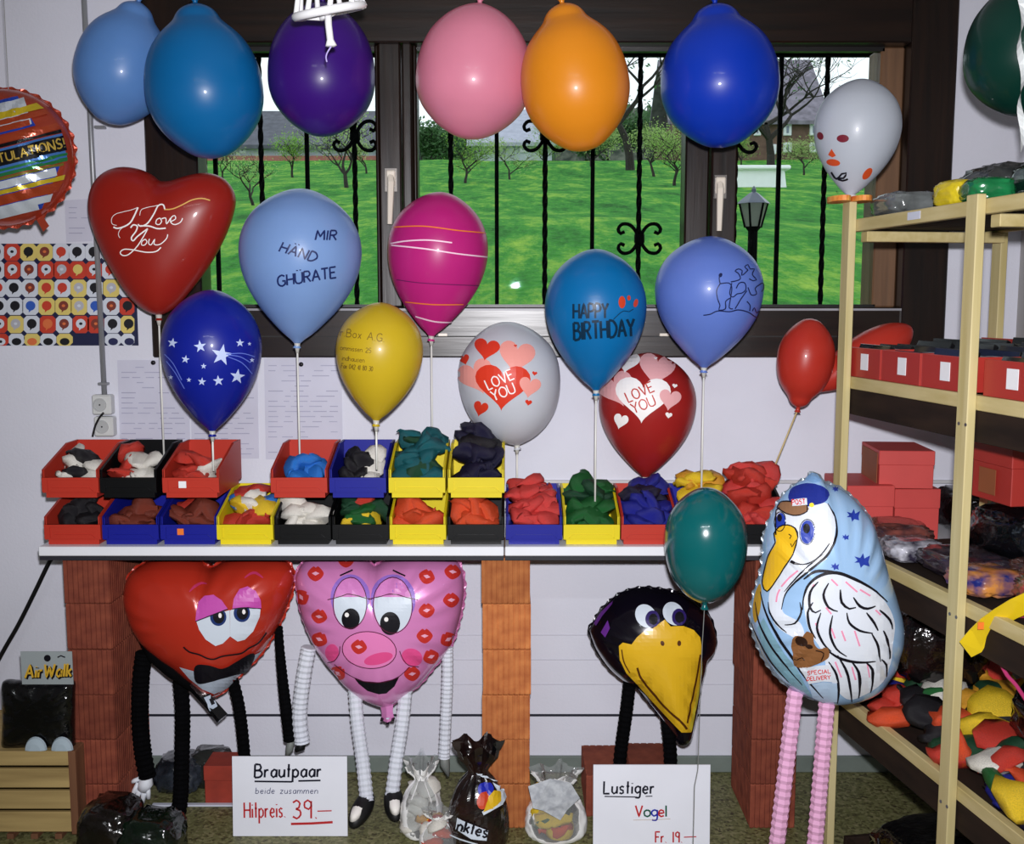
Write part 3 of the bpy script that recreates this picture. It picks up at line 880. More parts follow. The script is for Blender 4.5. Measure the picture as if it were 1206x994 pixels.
def heap(key, cols, n, h0, h1, size, what, rr, back=.2, y0=.02):
    """balloons laid in rows over the top of the heap, rising towards the back of the bin"""
    t = BINS[key]; o = ORG[t]
    nc = 4 if n >= 12 else 3
    nr = max(1, math.ceil(n / nc))
    for i in range(n):
        c = cols[(i * 3 + i // nc) % len(cols)]
        col, row = i % nc, i // nc
        f = row / max(1, nr - 1)
        y = o.y + .051 + max(.03, back - .085) * f + rr.uniform(-.004, .006)
        x = o.x + (-.033 + .066 * (col + (.25 if row % 2 else -.0)) / (nc - .75)) + rr.uniform(-.004, .004)
        z = o.z + h0 + .008 + (h1 - h0) * f ** .8 + rr.uniform(-.006, .008) - .012 * abs(2 * col / (nc - 1) - 1)
        nm = {'sky': 'bright blue', 'darkgreen': 'dark green', 'navy': 'navy blue', 'coral': 'red', 'gold': 'golden yellow'}.get(c, c)
        limp_balloon((x, y, z), size * rr.uniform(.92, 1.2), limpm(c), 'limp %s balloon %s of the %s' % (nm, ('at the front' + (' left' if col == 0 else ' right' if col == nc - 1 else '')) if row == 0 else 'on the rear top' if row == nr - 1 else 'in the middle', what), 'balloons in the ' + what, rr)
rr = random.Random(11)
heap(('up', 0), ['white', 'white', 'navy', 'black', 'gold'], 7, .05, .095, .06, 'topmost left-end red bin', rr, .15)
heap(('up', 1), ['red', 'white', 'navy', 'white', 'sky'], 7, .05, .10, .06, 'upper black bin', rr, .15)
heap(('up', 2), ['red', 'white', 'blue', 'red', 'black'], 7, .045, .085, .06, 'red bin with white tag', rr, .14)
heap(('up', 3), ['sky'], 6, .04, .065, .062, 'upper red bin beside the blue', rr, .12)
heap(('up', 4), ['black', 'white', 'brown', 'black', 'gold'], 9, .045, .085, .055, 'upper blue bin', rr, .14)
heap(('up', 5), ['teal', 'teal', 'darkgreen', 'teal'], 16, .05, .125, .068, 'yellow bin of teal balloons', rr, .19, .01)
heap(('up', 6), ['navy', 'navy', 'black'], 16, .05, .14, .07, 'yellow bin of navy balloons', rr, .19, .01)
heap(('lo', 0), ['black'], 6, .05, .075, .066, 'lower left-end red bin', rr, .09)
heap(('lo', 1), ['brown'], 6, .048, .07, .062, 'blue bin under the black', rr, .09)
heap(('lo', 2), ['brown', 'brown', 'red'], 7, .05, .085, .066, 'blue bin with orange tag', rr, .09)
heap(('lo', 3), ['red', 'white', 'sky', 'red', 'yellow', 'white'], 11, .05, .11, .064, 'single yellow bin in the gap', rr, .17)
heap(('lo', 4), ['white'], 7, .05, .085, .07, 'lower black bin of white balloons', rr, .09)
heap(('lo', 5), ['yellow', 'green', 'darkgreen', 'green', 'darkgreen', 'red'], 8, .05, .085, .066, 'lower black bin of mixed greens', rr, .09)
heap(('lo', 6), ['orange'], 7, .05, .085, .07, 'lower yellow bin of orange balloons', rr, .09)
heap(('lo', 7), ['orange'], 7, .05, .085, .07, 'lower black bin of orange balloons', rr, .09)
heap(('lo', 8), ['coral'], 16, .05, .12, .07, 'blue bin of red balloons', rr, .19, .01)
heap(('lo', 9), ['green', 'green', 'darkgreen'], 16, .05, .115, .07, 'yellow bin of green balloons', rr, .19, .01)
heap(('lo', 10), ['blue', 'blue', 'navy'], 16, .05, .12, .07, 'red bin of dark blue balloons', rr, .19, .01)
heap(('lo', 11), ['yellow', 'gold'], 12, .06, .135, .072, 'blue bin of yellow balloons', rr, .19, .03)
heap(('lo', 12), ['coral', 'red'], 16, .055, .16, .074, 'right-end black bin of reds', rr, .19, .01)
# ================================================================== inflated latex balloons
PROF = {'drop': [(0, 0), (.012, .19), (.045, .40), (.10, .62), (.18, .82), (.28, .95), (.38, 1), (.48, .985), (.58, .92), (.68, .80), (.78, .625), (.87, .42), (.935, .25), (.975, .12), (1, .055)],
        'round': [(0, 0), (.015, .22), (.06, .45), (.13, .67), (.23, .87), (.34, .975), (.45, 1), (.56, .98), (.66, .925), (.76, .82), (.85, .66), (.92, .47), (.965, .28), (1, .06)],
        'bulb': [(0, 0), (.02, .26), (.07, .48), (.15, .71), (.25, .89), (.36, .985), (.46, 1), (.57, .97), (.67, .89), (.75, .775), (.81, .64), (.855, .51), (.89, .415), (.925, .36), (.955, .295), (.98, .19), (1, .05)]}
def balloon_body(ax, ay, bx, by, width, d, prof='drop', n=44, sub=3):
    """surface of revolution between the crown pixel (ax, ay) and the tied end (bx, by)"""
    A, B = P(ax, ay, d), P(bx, by, d)
    axis = B - A; L = axis.length; t = axis.normalized()
    y = Vector((0, 1, 0)); y = (y - t * y.dot(t)).normalized(); w = t.cross(y)
    R = width * pxm(d, (ay + by) / 2) / 2
    pr = cat_rom([(a, b) for a, b in PROF[prof]], .03)
    rings = []
    for q in pr[1:]:
        rings.append([A + t * (q.x * L) + (w * math.cos(2 * math.pi * k / n) + y * math.sin(2 * math.pi * k / n)) * max(.0015, q.y) * R for k in range(n)])
    m = MB(); m.rings(rings, True, True, True)
    return m, A, B, t
def balloon(label, ax, ay, bx, by, width, d, m, prof='drop', cat='balloon', group=None, base=None):
    body, A, B, t = balloon_body(ax, ay, bx, by, width, d, prof)
    root = thing('latex_balloon', label, cat, tuple(base if base is not None else B), group)
    bo = part('body', body, m, root, smooth=True)
    k = MB()
    r0 = width * pxm(d) / 2
    k.tube([B - t * .006, B, B + t * .005, B + t * .012, B + t * .013], [.0065, .005, .006, .011, .009], 10)
    part('knot', k, m, root, smooth=True)
    return root, bo, Skin(body, d), B
M_STICK = mat('white_stick', (226, 226, 220), rough=.4, var=.03)
def stick(root, B, zbot, lean=(0, 0), r=.0026):
    s = MB(); s.tube([B + Vector((0, 0, -.004)), Vector((B.x + lean[0], B.y + lean[1], zbot))], r, 8)
    part('stick', s, M_STICK, root, smooth=True)
    c = MB(); c.tube([B + Vector((0, 0, .004)), B + Vector((0, 0, -.010)), B + Vector((0, 0, -.026))], [.0085, .007, .0032], 10)
    part('cup', c, mat('clear_white_cup', (222, 222, 214), rough=.3, var=.03, trans=.3), root, smooth=True)
def string_up(root, B, name='hanging_string'):
    s = MB(); s.tube([B + Vector((0, 0, .008)), Vector((B.x, B.y, ZC))], .0009, 5)
    part(name, s, mat('pale_thread', (150, 150, 150), rough=.6, var=.1), root)

# ---- hanging row along the top, tied ends upwards
G1 = 'balloons hanging along the top'
for lab, a, b, w_, d, c, pr in (
    ('pale blue balloon hanging tilted at the left of the top row', (128, 146), (163, 2), 106, 2.74, ('paleblue', (106, 156, 222)), 'bulb'),
    ('large turquoise-blue balloon hanging second in the top row', (250, 187), (230, 4), 135, 2.6, ('turquoise', (14, 116, 182)), 'bulb'),
    ('dark purple balloon hanging behind the white wire basket', (378, 161), (380, 2), 125, 2.62, ('purple', (66, 22, 134)), 'round'),
    ('pink balloon hanging beside the orange one in the top row', (552, 164), (565, 4), 136, 2.66, ('rosepink', (240, 150, 176)), 'round'),
    ('orange balloon hanging beside the pink one in the top row', (690, 178), (662, 4), 127, 2.53, ('orange', (242, 154, 34)), 'bulb'),
    ('royal blue balloon hanging at the right of the top row', (852, 174), (842, 4), 138, 2.6, ('royal', (16, 62, 196)), 'bulb'),
    ('dark green balloon hanging above the wooden rack at the right edge', (1206, 137), (1212, -25), 138, 2.15, ('bottlegreen', (14, 62, 52)), 'round')):
    root, bo, sk, B = balloon(lab, a[0], a[1], b[0], b[1], w_, d, latex(*c), pr, group=G1)
    string_up(root, B)

# ---- balloons on sticks
zin = lambda row: TZ + (.06 if row == 'lo' else BHT + .05)
def dec(root_part, name, m, fn, label=None):
    mb = MB(); fn(mb)
    return part(name, mb, m, root_part, recalc=False, label=label)
INK_W = ink('white', (244, 240, 238)); INK_K = ink('black', (16, 14, 22)); INK_R = ink('red', (204, 44, 40)); INK_PINK = ink('salmon', (238, 158, 148))
INK_NAVY = ink('navy', (26, 40, 92)); INK_GOLD = ink('gold', (220, 170, 90))

# red heart
ho = [(188, 213), (178, 205), (160, 198), (140, 197), (122, 204), (110, 218), (105, 238), (107, 260), (117, 288), (132, 318), (150, 346), (168, 364), (187, 371),
      (206, 362), (226, 340), (248, 310), (266, 276), (276, 246), (276, 228), (267, 213), (252, 205), (236, 204), (218, 208), (202, 213)]
def inflated(outline, center, d, T, pw=2.4, n=110, rings_=14, wr=0.0, wk=17, seed=0, back=1.0):
    """pillow-shaped balloon from an outline in pixels"""
    o = cat_rom(outline, 3.0, closed=True)
    L = [0]
    for i in range(len(o)): L.append(L[-1] + (o[(i + 1) % len(o)] - o[i]).length)
    q = []
    for k in range(n):
        s = L[-1] * k / n
        i = max(j for j in range(len(o)) if L[j] <= s)
        f = (s - L[i]) / max(1e-6, L[i + 1] - L[i])
        q.append(o[i].lerp(o[(i + 1) % len(o)], f))
    c = Vector(center); m = MB()
    for side in (-1, 1):
        rings = []
        for j in range(rings_ + 1):
            s = math.sin(math.pi / 2 * j / rings_) if j < rings_ else 1.0
            s = max(s, .02)
            h = T * max(0, 1 - s ** pw) ** .5 * (1 if side < 0 else back)
            ring = []
            for k, p in enumerate(q):
                w_ = 1 + wr * max(0, s - .55) * math.sin(k / n * 2 * math.pi * wk + 2 * math.sin(seed + k * .21)) * (1 - s)
                a = c + (p - c) * s
                ring.append(P(a.x, a.y, d) + Vector((0, side * h * w_ + side * wr * T * .25 * math.sin(k / n * 2 * math.pi * wk + seed) * max(0, s - .5) * (1.02 - s) * 2, 0)))
            rings.append(ring)
        m.rings(rings, True, True, False)
    bm = bmesh.new()
    vs = [bm.verts.new(v) for v in m.v]
    for f in m.f: bm.faces.new([vs[i] for i in f])
    bmesh.ops.remove_doubles(bm, verts=bm.verts[:], dist=.0004)
    bm.verts.index_update()
    r = MB(); r.v = [v.co.copy() for v in bm.verts]; r.f = [tuple(v.index for v in f.verts) for f in bm.faces]
    bm.free()
    return r
hd = 2.8
hb = inflated(ho, (190, 270), hd, .085, 2.6)
B = P(187, 372, hd)
rt = thing('latex_balloon', 'red heart-shaped balloon printed I Love You on a stick', 'balloon', tuple(B))
M_RH = latex('heartred', (172, 40, 30))
bo = part('body', hb, M_RH, rt, smooth=True)
part('knot', MB().tube([B + Vector((0, 0, .008)), B, B - Vector((0, 0, .012))], [.012, .006, .009], 10), M_RH, rt, smooth=True)
stick(rt, B, zin('up') + .02)
sk = Skin(hb, hd)
S = 190 / 994.0
def sc(pts): return [(100 + a * S, 190 + b * S) for a, b in pts]
def f(mb):
    for pts, w_ in (([(330, 285), (310, 330), (285, 375), (250, 400), (205, 413), (180, 405)], 2.6), ([(330, 285), (290, 300), (240, 312), (195, 325), (170, 350), (172, 385), (200, 395)], 1.0),
                    ([(495, 300), (485, 270), (455, 275), (425, 330), (385, 385), (345, 400), (330, 388)], 2.4), ([(340, 335), (350, 300), (390, 285), (430, 278), (470, 268)], 1.0), ([(345, 398), (400, 400), (450, 415), (500, 412)], 2.4),
                    ([(465, 350), (445, 360), (440, 385), (460, 390), (475, 370), (465, 350)], 1.7), ([(475, 355), (500, 350), (505, 385), (530, 350)], 1.8),
                    ([(530, 372), (560, 355), (555, 335), (535, 345), (530, 375), (555, 390), (590, 375), (603, 350)], 1.7),
                    ([(285, 410), (300, 392), (325, 400), (318, 430), (290, 470), (300, 490), (330, 460), (390, 415)], 2.4), ([(250, 400), (222, 420), (210, 450), (220, 472)], 1.0), ([(390, 415), (360, 470), (320, 530), (270, 575), (235, 578), (222, 560), (245, 542), (300, 545), (380, 560), (440, 555), (470, 530)], 1.9),
                    ([(375, 480), (355, 492), (352, 515), (372, 515), (385, 495), (375, 480)], 1.7), ([(400, 478), (395, 505), (410, 515), (432, 480), (428, 510), (450, 515), (475, 505), (505, 475), (512, 450)], 1.7)):
        stroke(mb, sk, sc(pts), w_ * .68, .0016, step=1.5)
dec(bo, 'lettering', INK_W, f)
dec(bo, 'flourish', INK_GOLD, lambda mb: stroke(mb, sk, sc([(490, 298), (540, 295), (600, 270), (660, 240), (720, 230), (770, 242)]), 1.4))

G2 = 'balloons on sticks above the bins'
# blue with stars
root, bo, sk, B = balloon('dark blue balloon printed with white stars on a stick', 249, 341, 250, 508, 115, 2.64, latex('starblue', (22, 38, 164)), 'drop', group=G2)
stick(root, B, zin('up') + .02)
for x, y, r, ro in ((204, 404, 6, 10), (236, 408, 7.5, -8), (261, 418, 13, 10), (282, 404, 5, 0), (293, 405, 2.5, 0), (219, 423, 5, 10), (240, 431, 3.5, 0), (223, 447, 3, 0), (238, 449, 5, 5), (257, 448, 6.5, -5), (279, 443, 9, 8), (296, 424, 3, 0), (202, 444, 3, 0)):
    dec(bo, 'star_print', ink('paleblue', (190, 204, 240)), lambda mb: fill(mb, sk, star2d(x, y, r, ro), .0012))
def f(mb):
    for pts in ([(195, 417), (205, 428), (215, 447)], [(197, 425), (207, 438), (218, 457)], [(268, 418), (282, 420), (294, 427)], [(268, 420), (284, 427), (296, 440)], [(266, 417), (284, 416), (299, 420)]):
        stroke(mb, sk, pts, 1.0)
dec(bo, 'comet_tails', ink('midblue', (96, 116, 210)), f)
# light blue, hand lettered
root, bo, sk, B = balloon('light blue balloon hand-lettered MIR HÄND GHÜRATE on a stick', 357, 222, 350, 404, 142, 2.73, latex('lightblue', (142, 178, 232)), 'drop', group=G2)
stick(root, B, zin('up') - .01)
dec(bo, 'lettering', INK_NAVY, lambda mb: text(mb, sk, 'MIR', 371, 283, 11, 2.0, slant=.12, width=24))
dec(bo, 'lettering', INK_NAVY, lambda mb: text(mb, sk, 'HÄND', 329, 296, 11.5, 2.0, rot=17, slant=.15, width=43))
dec(bo, 'lettering', INK_NAVY, lambda mb: text(mb, sk, 'GHÜRATE', 328, 337, 12.5, 2.1, rot=-9, slant=.1, width=68, gap=.16))
# yellow
root, bo, sk, B = balloon('yellow balloon with faint printed address on a stick', 450, 356, 443, 496, 102, 2.6, latex('yellow', (222, 192, 42)), 'drop', group=G2)
stick(root, B, zin('up') + .03)
def f(mb):
    text(mb, sk, 'r.Box A.G.', 402, 396, 9, .9, rot=8, gap=.2)
    text(mb, sk, 'ommissen 25', 402, 412, 5.5, .7, rot=6, gap=.15)
    text(mb, sk, 'indhausen', 404, 424, 5.5, .7, rot=6, gap=.15)
    text(mb, sk, 'Fax 042 41 80 30', 403, 433, 5.5, .8, rot=6, gap=.14, sx=.72)
dec(bo, 'lettering', ink('olive', (120, 96, 30)), f)
# magenta with rings
root, bo, sk, B = balloon('magenta balloon wound with white and orange printed lines on a stick', 521, 226, 508, 396, 118, 2.84, latex('magenta', (214, 44, 142)), 'drop', group=G2)
stick(root, B, zin('up'))
for pts in ([(461, 287), (480, 284), (505, 283), (532, 286)], [(462, 289), (500, 293), (540, 299), (577, 303)], [(490, 372), (512, 378), (532, 379)]):
    dec(bo, 'white_line', ink('palepink', (244, 206, 226)), lambda mb: stroke(mb, sk, pts, 1.6))
for pts in ([(465, 268), (500, 267), (540, 272), (576, 275)], [(478, 355), (510, 358), (545, 358)]): dec(bo, 'orange_line', ink('orange', (236, 130, 40)), lambda mb: stroke(mb, sk, pts, 1.3))
dec(bo, 'dark_line', ink('plum', (110, 30, 90)), lambda mb: stroke(mb, sk, [(468, 329), (500, 333), (565, 336)], 1.0))
# white and red LOVE YOU
def love(root, bo, sk, ox, oy, base_m, pale_m, letter_m, tiny):
    for i, (x, y, w_, h, r) in enumerate(((-30, -2, 42, 40, -22), (16, -25, 42, 38, 10), (31, 10, 25, 24, 10))):
        dec(bo, 'heart_print', pale_m, lambda mb: fill(mb, sk, heart2d(ox + x, oy + y, w_, h, r), .0010 + (.0003 * i if i < 2 else .0016)), label='pale heart print')
    b = dec(bo, 'big_heart_print', base_m, lambda mb: [fill(mb, sk, heart2d(ox, oy + 9, 64, 53, 3), .0018)], label='large heart print')
    for x, y, w_, h, r in ((-18.5, -34, 30, 25, 10), (-44, -22, 12, 12, -15), (-25.5, 35, 17, 18, 15), (37, -6, 6, 5, 10), (30, 28, 8, 7, 10), (15, -38, 4, 3, 0)):
        dec(bo, 'small_heart_print', base_m, lambda mb: fill(mb, sk, heart2d(ox + x, oy + y, w_, h, r), .0016), label='small heart print')
    def f(mb):
        text(mb, sk, 'LOVE', ox - 16, oy + 13, 12, 1.5, rot=-24, gap=.18, sx=.9)
        text(mb, sk, 'YOU', ox - 10, oy + 26, 12, 1.5, rot=-22, gap=.18, sx=.95)
    dec(b, 'lettering', letter_m, f)
root, bo, sk, B = balloon('white balloon with red hearts reading LOVE YOU on a stick', 592, 379, 609, 524, 120, 2.865, latex('white', (226, 230, 238)), 'round', group=G2)
stick(root, B, zin('lo') + .02)
love(root, bo, sk, 592, 446, ink('heartred', (216, 58, 36)), INK_PINK, INK_W, None)
root, bo, sk, B = balloon('red balloon with white hearts reading LOVE YOU on a stick', 764, 415, 760, 562, 114, 2.86, latex('lovered', (182, 42, 40)), 'drop', group=G2)
stick(root, B, zin('lo') + .02)
love(root, bo, sk, 757, 461, INK_W, ink('rosy', (230, 170, 172)), ink('letterred', (190, 50, 40)), None)
# happy birthday
root, bo, sk, B = balloon('turquoise balloon lettered HAPPY BIRTHDAY on a stick', 701, 293, 702, 460, 119, 2.70, latex('birthday', (12, 124, 192)), 'drop', group=G2)
stick(root, B, zin('lo') + .03)
def f(mb):
    text(mb, sk, 'HAPPY', 676, 375, 17, 2.6, rot=-1, gap=.16, sx=.62, slant=.03)
    text(mb, sk, 'BIRTHDAY', 677, 400, 20, 3.0, rot=-4, gap=.15, sx=.62, slant=.05)
    stroke(mb, sk, [(722, 376), (728, 370), (734, 366), (740, 367), (745, 364)], .9)
dec(bo, 'lettering', ink('darkteal', (8, 42, 66)), f)
dec(bo, 'bouquet_print', ink('bouquet', (196, 64, 36)), lambda mb: [fill(mb, sk, ell(732, 356, 4, 7, 0)), fill(mb, sk, ell(748, 357, 2.5, 5, 15)), fill(mb, sk, ell(740, 351, 2, 3, 0))])
# periwinkle with cows
root, bo, sk, B = balloon('periwinkle balloon with a black line drawing of cows on a stick', 839, 278, 829, 433, 126, 2.71, latex('periwinkle', (112, 142, 226)), 'drop', group=G2)
stick(root, B, zin('lo') + .03)
def f(mb):
    k = 300 / 1206.0
    def q(pts): return [(620 + a * k, 280 + b * k) for a, b in pts]
    for pts in ([(838, 365), (870, 360), (905, 345), (960, 348), (1000, 340), (1045, 350), (1075, 370), (1095, 380)],
                [(920, 175), (912, 190), (915, 215)], [(918, 215), (900, 250), (905, 290), (915, 320), (910, 340), (940, 335), (942, 300), (962, 285)], [(918, 218), (955, 215), (970, 235), (965, 280), (958, 330), (975, 335)],
                [(965, 210), (990, 205), (1010, 195), (1000, 170), (985, 160), (1000, 150), (1018, 158), (1015, 180), (1030, 170), (1045, 155)], [(970, 215), (960, 265), (975, 280), (995, 265), (1015, 262), (1035, 245), (1030, 215), (1005, 215), (990, 240)],
                [(1045, 155), (1030, 140), (1045, 130), (1055, 150), (1075, 150), (1065, 175), (1085, 200), (1070, 205), (1050, 195)], [(1045, 235), (1060, 270), (1085, 265), (1078, 240), (1095, 225), (1115, 215), (1118, 240), (1108, 255)],
                [(1040, 250), (1015, 285), (1000, 310), (985, 335)], [(1040, 300), (1055, 320), (1052, 345)], [(1065, 345), (1075, 330), (1085, 355), (1095, 345)]):
        stroke(mb, sk, q(pts), 1.3, step=2)
    fill(mb, sk, ell(*q([(918, 178)])[0], 2, 2.6, 30))
dec(bo, 'cow_drawing', ink('drawing', (20, 30, 74)), f)

# green balloon floating in front of the table on a string
root, bo, sk, B = balloon('glossy teal-green balloon floating in front of the table edge', 832, 574, 830, 711, 97, 2.42, mat('latex_tealgreen', (8, 98, 100), rough=.2, coat=.7, trans=.12, var=.04, vscale=5), 'round')
m = MB(); m.tube([B, P(827, 760, 2.42), P(824, 840, 2.41), P(822, 905, 2.40), P(818, 925, 2.40), P(817, 970, 2.40), Vector((P(816, 990, 2.40).x, 2.40, .002))], .0011, 5)
part('ribbon', m, mat('grey_ribbon', (120, 122, 120), rough=.5, var=.1), root)

# white balloon with a face, standing on orange card feet on the rack
root, bo, sk, B = balloon('pale grey balloon with a printed face on orange feet on the rack', 1016, 93, 1001, 232, 99, 2.53, latex('palegrey', (206, 212, 222)), 'drop')
dec(bo, 'eye_print', ink('plumlips', (112, 30, 46)), lambda mb: fill(mb, sk, ell(993, 163, 7, 4.5, 0)))
dec(bo, 'eye_print', ink('plumlips', (112, 30, 46)), lambda mb: fill(mb, sk, ell(967, 160, 3.6, 4.6, -25)))
dec(bo, 'lips_print', ink('orangelips', (200, 76, 34)), lambda mb: fill(mb, sk, ell(982, 191, 8, 4, 8)))
dec(bo, 'nose_print', ink('orangelips', (200, 76, 34)), lambda mb: fill(mb, sk, [(976, 182), (980, 175), (985, 183), (981, 185)]))
dec(bo, 'ear_print', ink('orangelips', (200, 76, 34)), lambda mb: fill(mb, sk, ell(1021, 204, 4, 8, 38)))
dec(bo, 'squiggle_print', INK_K, lambda mb: [stroke(mb, sk, [(980, 202), (986, 210), (992, 204), (997, 203), (994, 209), (986, 209), (993, 212), (999, 210)], 2.2)])
FACEZ = B.z - .0165
m = MB()
c = P(993, 240, 2.53)
for s in (-1, 1):
    pts = [(c.x + s * .022 + .026 * math.cos(a) * (1.0 if math.cos(a) * s > 0 else .8), c.y - .045 + .05 * math.sin(a)) for a in [2 * math.pi * i / 20 for i in range(20)]]
    m.prism(pts, B.z - .016, B.z - .004, 'z')
part('feet', m, mat('orange_card', (216, 108, 40), rough=.6, rgb2=(236, 170, 80), vscale=40), root, label='orange cardboard feet')
part('white_cuff', MB().tube([B + Vector((0, 0, .004)), B - Vector((0, 0, .006))], [.014, .03], 14), mat('white_card', (240, 236, 230), rough=.6, var=.02), root)

# red two-lobed balloon behind the rack post
d = 2.78
root = thing('latex_balloon', 'red two-lobed balloon on a slanted stick behind the rack post', 'balloon', tuple(P(940, 480, d)))
M_RL = latex('lobered', (206, 60, 46))
b1, A, B, t = balloon_body(956, 375, 940, 480, 66, d, 'bulb')
part('lobe', b1, M_RL, root, smooth=True)
b2, A2, B2, t2 = balloon_body(1074, 386, 950, 462, 52, d + .03, 'drop')
part('lobe', b2, M_RL, root, smooth=True)
part('knot', MB().tube([B - t * .004, B + t * .004, B + t * .012], [.006, .005, .009], 10), M_RL, root, smooth=True)
part('stick', MB().tube([B + t * .004, P(903, 572, 2.80)], .0024, 8), mat('tan_stick', (190, 170, 120), rough=.5, var=.1), root, smooth=True)
# ================================================================== foil balloons
def crop(ox, oy, k):
    return lambda pts: [(ox + a / k, oy + b / k) for a, b in pts]
def seam(outline, center, d, m, parent, out=3.0, ripple=.8):
    """flat welded edge that runs round a foil balloon"""
    o = cat_rom(outline, 2.2, closed=True); c = Vector(center); n = len(o); mb = MB()
    a = []; b = []
    for i, p in enumerate(o):
        t = (o[(i + 1) % n] - o[i - 1]).normalized(); nn = Vector((t.y, -t.x))
        if nn.dot(p - c) < 0: nn = -nn
        q = p + nn * (out + ripple * math.sin(i * 1.15))
        a.append(P(p.x, p.y, d) + Vector((0, .0012 * math.sin(i * 1.15), 0))); b.append(P(q.x, q.y, d) + Vector((0, .0035 * math.sin(i * 1.15), 0)))
    mb.add(a + b, [(i, (i + 1) % n, n + (i + 1) % n, n + i) for i in range(n)])
    return part('welded_seam', mb, m, parent, recalc=False)
def paper_limb(pts, d, width, m, parent, name, pitch=6.0, deep=.14, taper=None, n=12, dd=None):
    """concertina-folded paper limb along a path in pixels"""
    q = cat_rom(pts, pitch / 2)
    ds = [d + (dd or 0) * i / max(1, len(q) - 1) for i in range(len(q))]
    c = [P(p.x, p.y, ds[i]) for i, p in enumerate(q)]
    rs = []
    for i in range(len(q)):
        f = 1 if taper is None else taper[0] + (taper[1] - taper[0]) * i / (len(q) - 1)
        rs.append(width * pxm(ds[i], q[i].y) / 2 * f * (1 if i % 2 else 1 - deep))
    mb = MB(); mb.tube(c, rs, n)
    return part(name, mb, m, parent), c

# ---- round congratulations balloon at the left edge
cd = 2.6; cc = (4, 186)
co = ell(cc[0], cc[1], 84, 81, 0, 60)
body = inflated(co, cc, cd, .085, 2.2, wr=.5, wk=23)
B = P(46, 256, cd)
rt = thing('foil_balloon', 'round striped foil balloon reading CONGRATULATIONS at the left edge', 'balloon', tuple(B))
M_RF = foilm('copper', (176, 66, 44), .45, .22)
bo = part('body', body, M_RF, rt, smooth=True)
seam(co, cc, cd, M_RF, bo, 2.5, 1.2)
sk = Skin(body, cd)
ca, sa = math.cos(math.radians(-14)), math.sin(math.radians(-14))
def band(u0, u1, v0, v1, r=74, n=14):
    top = []; bot = []
    for i in range(n + 1):
        for v, l in ((v0, top), (v1, bot)):
            lim = math.sqrt(max(0, r * r - v * v))
            u = max(-lim, min(lim, u0 + (u1 - u0) * i / n))
            l.append((cc[0] + u * ca - v * sa, cc[1] + u * sa + v * ca))
    return top + bot[::-1]
BL = [(-64, 46, -66, -27, 'blue', .0006), (-62, 42, -62, -30, 'white', .0009), (-60, 66, -52, -44, 'yellow', .0012), (-60, 64, -43, -37, 'brick', .0012), (-74, 40, -36, -29, 'brick', .0012), (-74, 74, -24, -17, 'brick', .0012),
      (-74, 74, -16, -12, 'black', .0012), (-74, 74, -11, 19, 'steel', .0009), (-74, 74, -8, 9, 'black', .0012), (-74, 74, 12, 15, 'green', .0013), (-74, 74, 17, 21, 'green', .0012), (-74, 66, 22, 25, 'olive', .0012),
      (-74, 62, 25, 68, 'blue', .0006), (-70, 56, 26, 35, 'white', .0009), (-74, 68, 36, 41, 'yellow', .0012), (-74, 66, 42, 53, 'brick', .0012), (-60, 46, 54, 62, 'white', .0009), (-50, 26, 58, 68, 'white', .0009)]
FC = {'blue': (34, 70, 178), 'white': (206, 214, 224), 'yellow': (206, 180, 40), 'brick': (168, 66, 36), 'black': (16, 16, 20), 'steel': (70, 120, 190), 'green': (40, 120, 66), 'olive': (120, 110, 40)}
for (u0, u1, v0, v1, c, lf) in BL:
    dec(bo, 'stripe', foilm('print_' + c, FC[c], .35, .2), lambda mb: fill(mb, sk, band(u0, u1, v0, v1), lf * 2.6, 4))
p0 = (cc[0] - 62 * ca - 5 * sa, cc[1] - 62 * sa + 5 * ca)
dec(bo, 'lettering', foilm('print_gold', (214, 180, 80), .5, .2), lambda mb: text(mb, sk, 'CONGRATULATIONS!', p0[0], p0[1], 10, 1.7, rot=-14, width=134, lift=.0044))
part('tail', MB().add([P(38, 250, cd), P(46, 248, cd), P(58, 266, cd), P(51, 273, cd), P(38, 250, cd + .004), P(46, 248, cd + .004), P(58, 266, cd + .004), P(51, 273, cd + .004)],
     [(0, 1, 2, 3), (7, 6, 5, 4), (0, 4, 5, 1), (1, 5, 6, 2), (2, 6, 7, 3), (3, 7, 4, 0)]), M_RF, rt)
T_ = P(10, 106, cd)
part('hanging_string', MB().tube([T_, Vector((T_.x, T_.y, ZC))], .0009, 5), mat('pale_thread', (150, 150, 150)), rt)

# ---- red heart groom
gd = 2.775
go = [(247, 668), (236, 660), (215, 656), (190, 657), (168, 664), (152, 678), (147, 698), (150, 718), (160, 742), (178, 764), (202, 782), (226, 800), (243, 815), (254, 819), (266, 812), (284, 794), (306, 772), (326, 742), (340, 710), (347, 685), (344, 668), (332, 659), (312, 656), (290, 656), (266, 660)]
body = inflated(go, (250, 725), gd, .125, 2.5, wr=.25, wk=19)
B = Vector((P(250, 800, gd).x, gd, 0))
gm = thing('walking_balloon', 'red heart foil balloon groom with sleepy eyes, bow tie and black paper limbs', 'balloon', tuple(B))
M_GR = foilm('heartred', (184, 48, 32), .08, .24)
M_BLK = mat('black_crepe_paper', (6, 6, 8), rough=.9, spec=.06, var=.2, vscale=20)
bo = part('body', body, M_GR, gm, smooth=True)
seam(go, (250, 725), gd, M_GR, bo, 2.0, .7)
sk = Skin(body, gd); z = crop(120, 640, 5.23)
I_LID = ink('purplelid', (196, 80, 172)); I_EYE = ink('eyewhite', (208, 218, 230)); I_BLUE = ink('irisblue', (30, 52, 110))
def ce(x, y, rx, ry, rot=0): return ell(120 + x / 5.23, 640 + y / 5.23, rx / 5.23, ry / 5.23, rot)
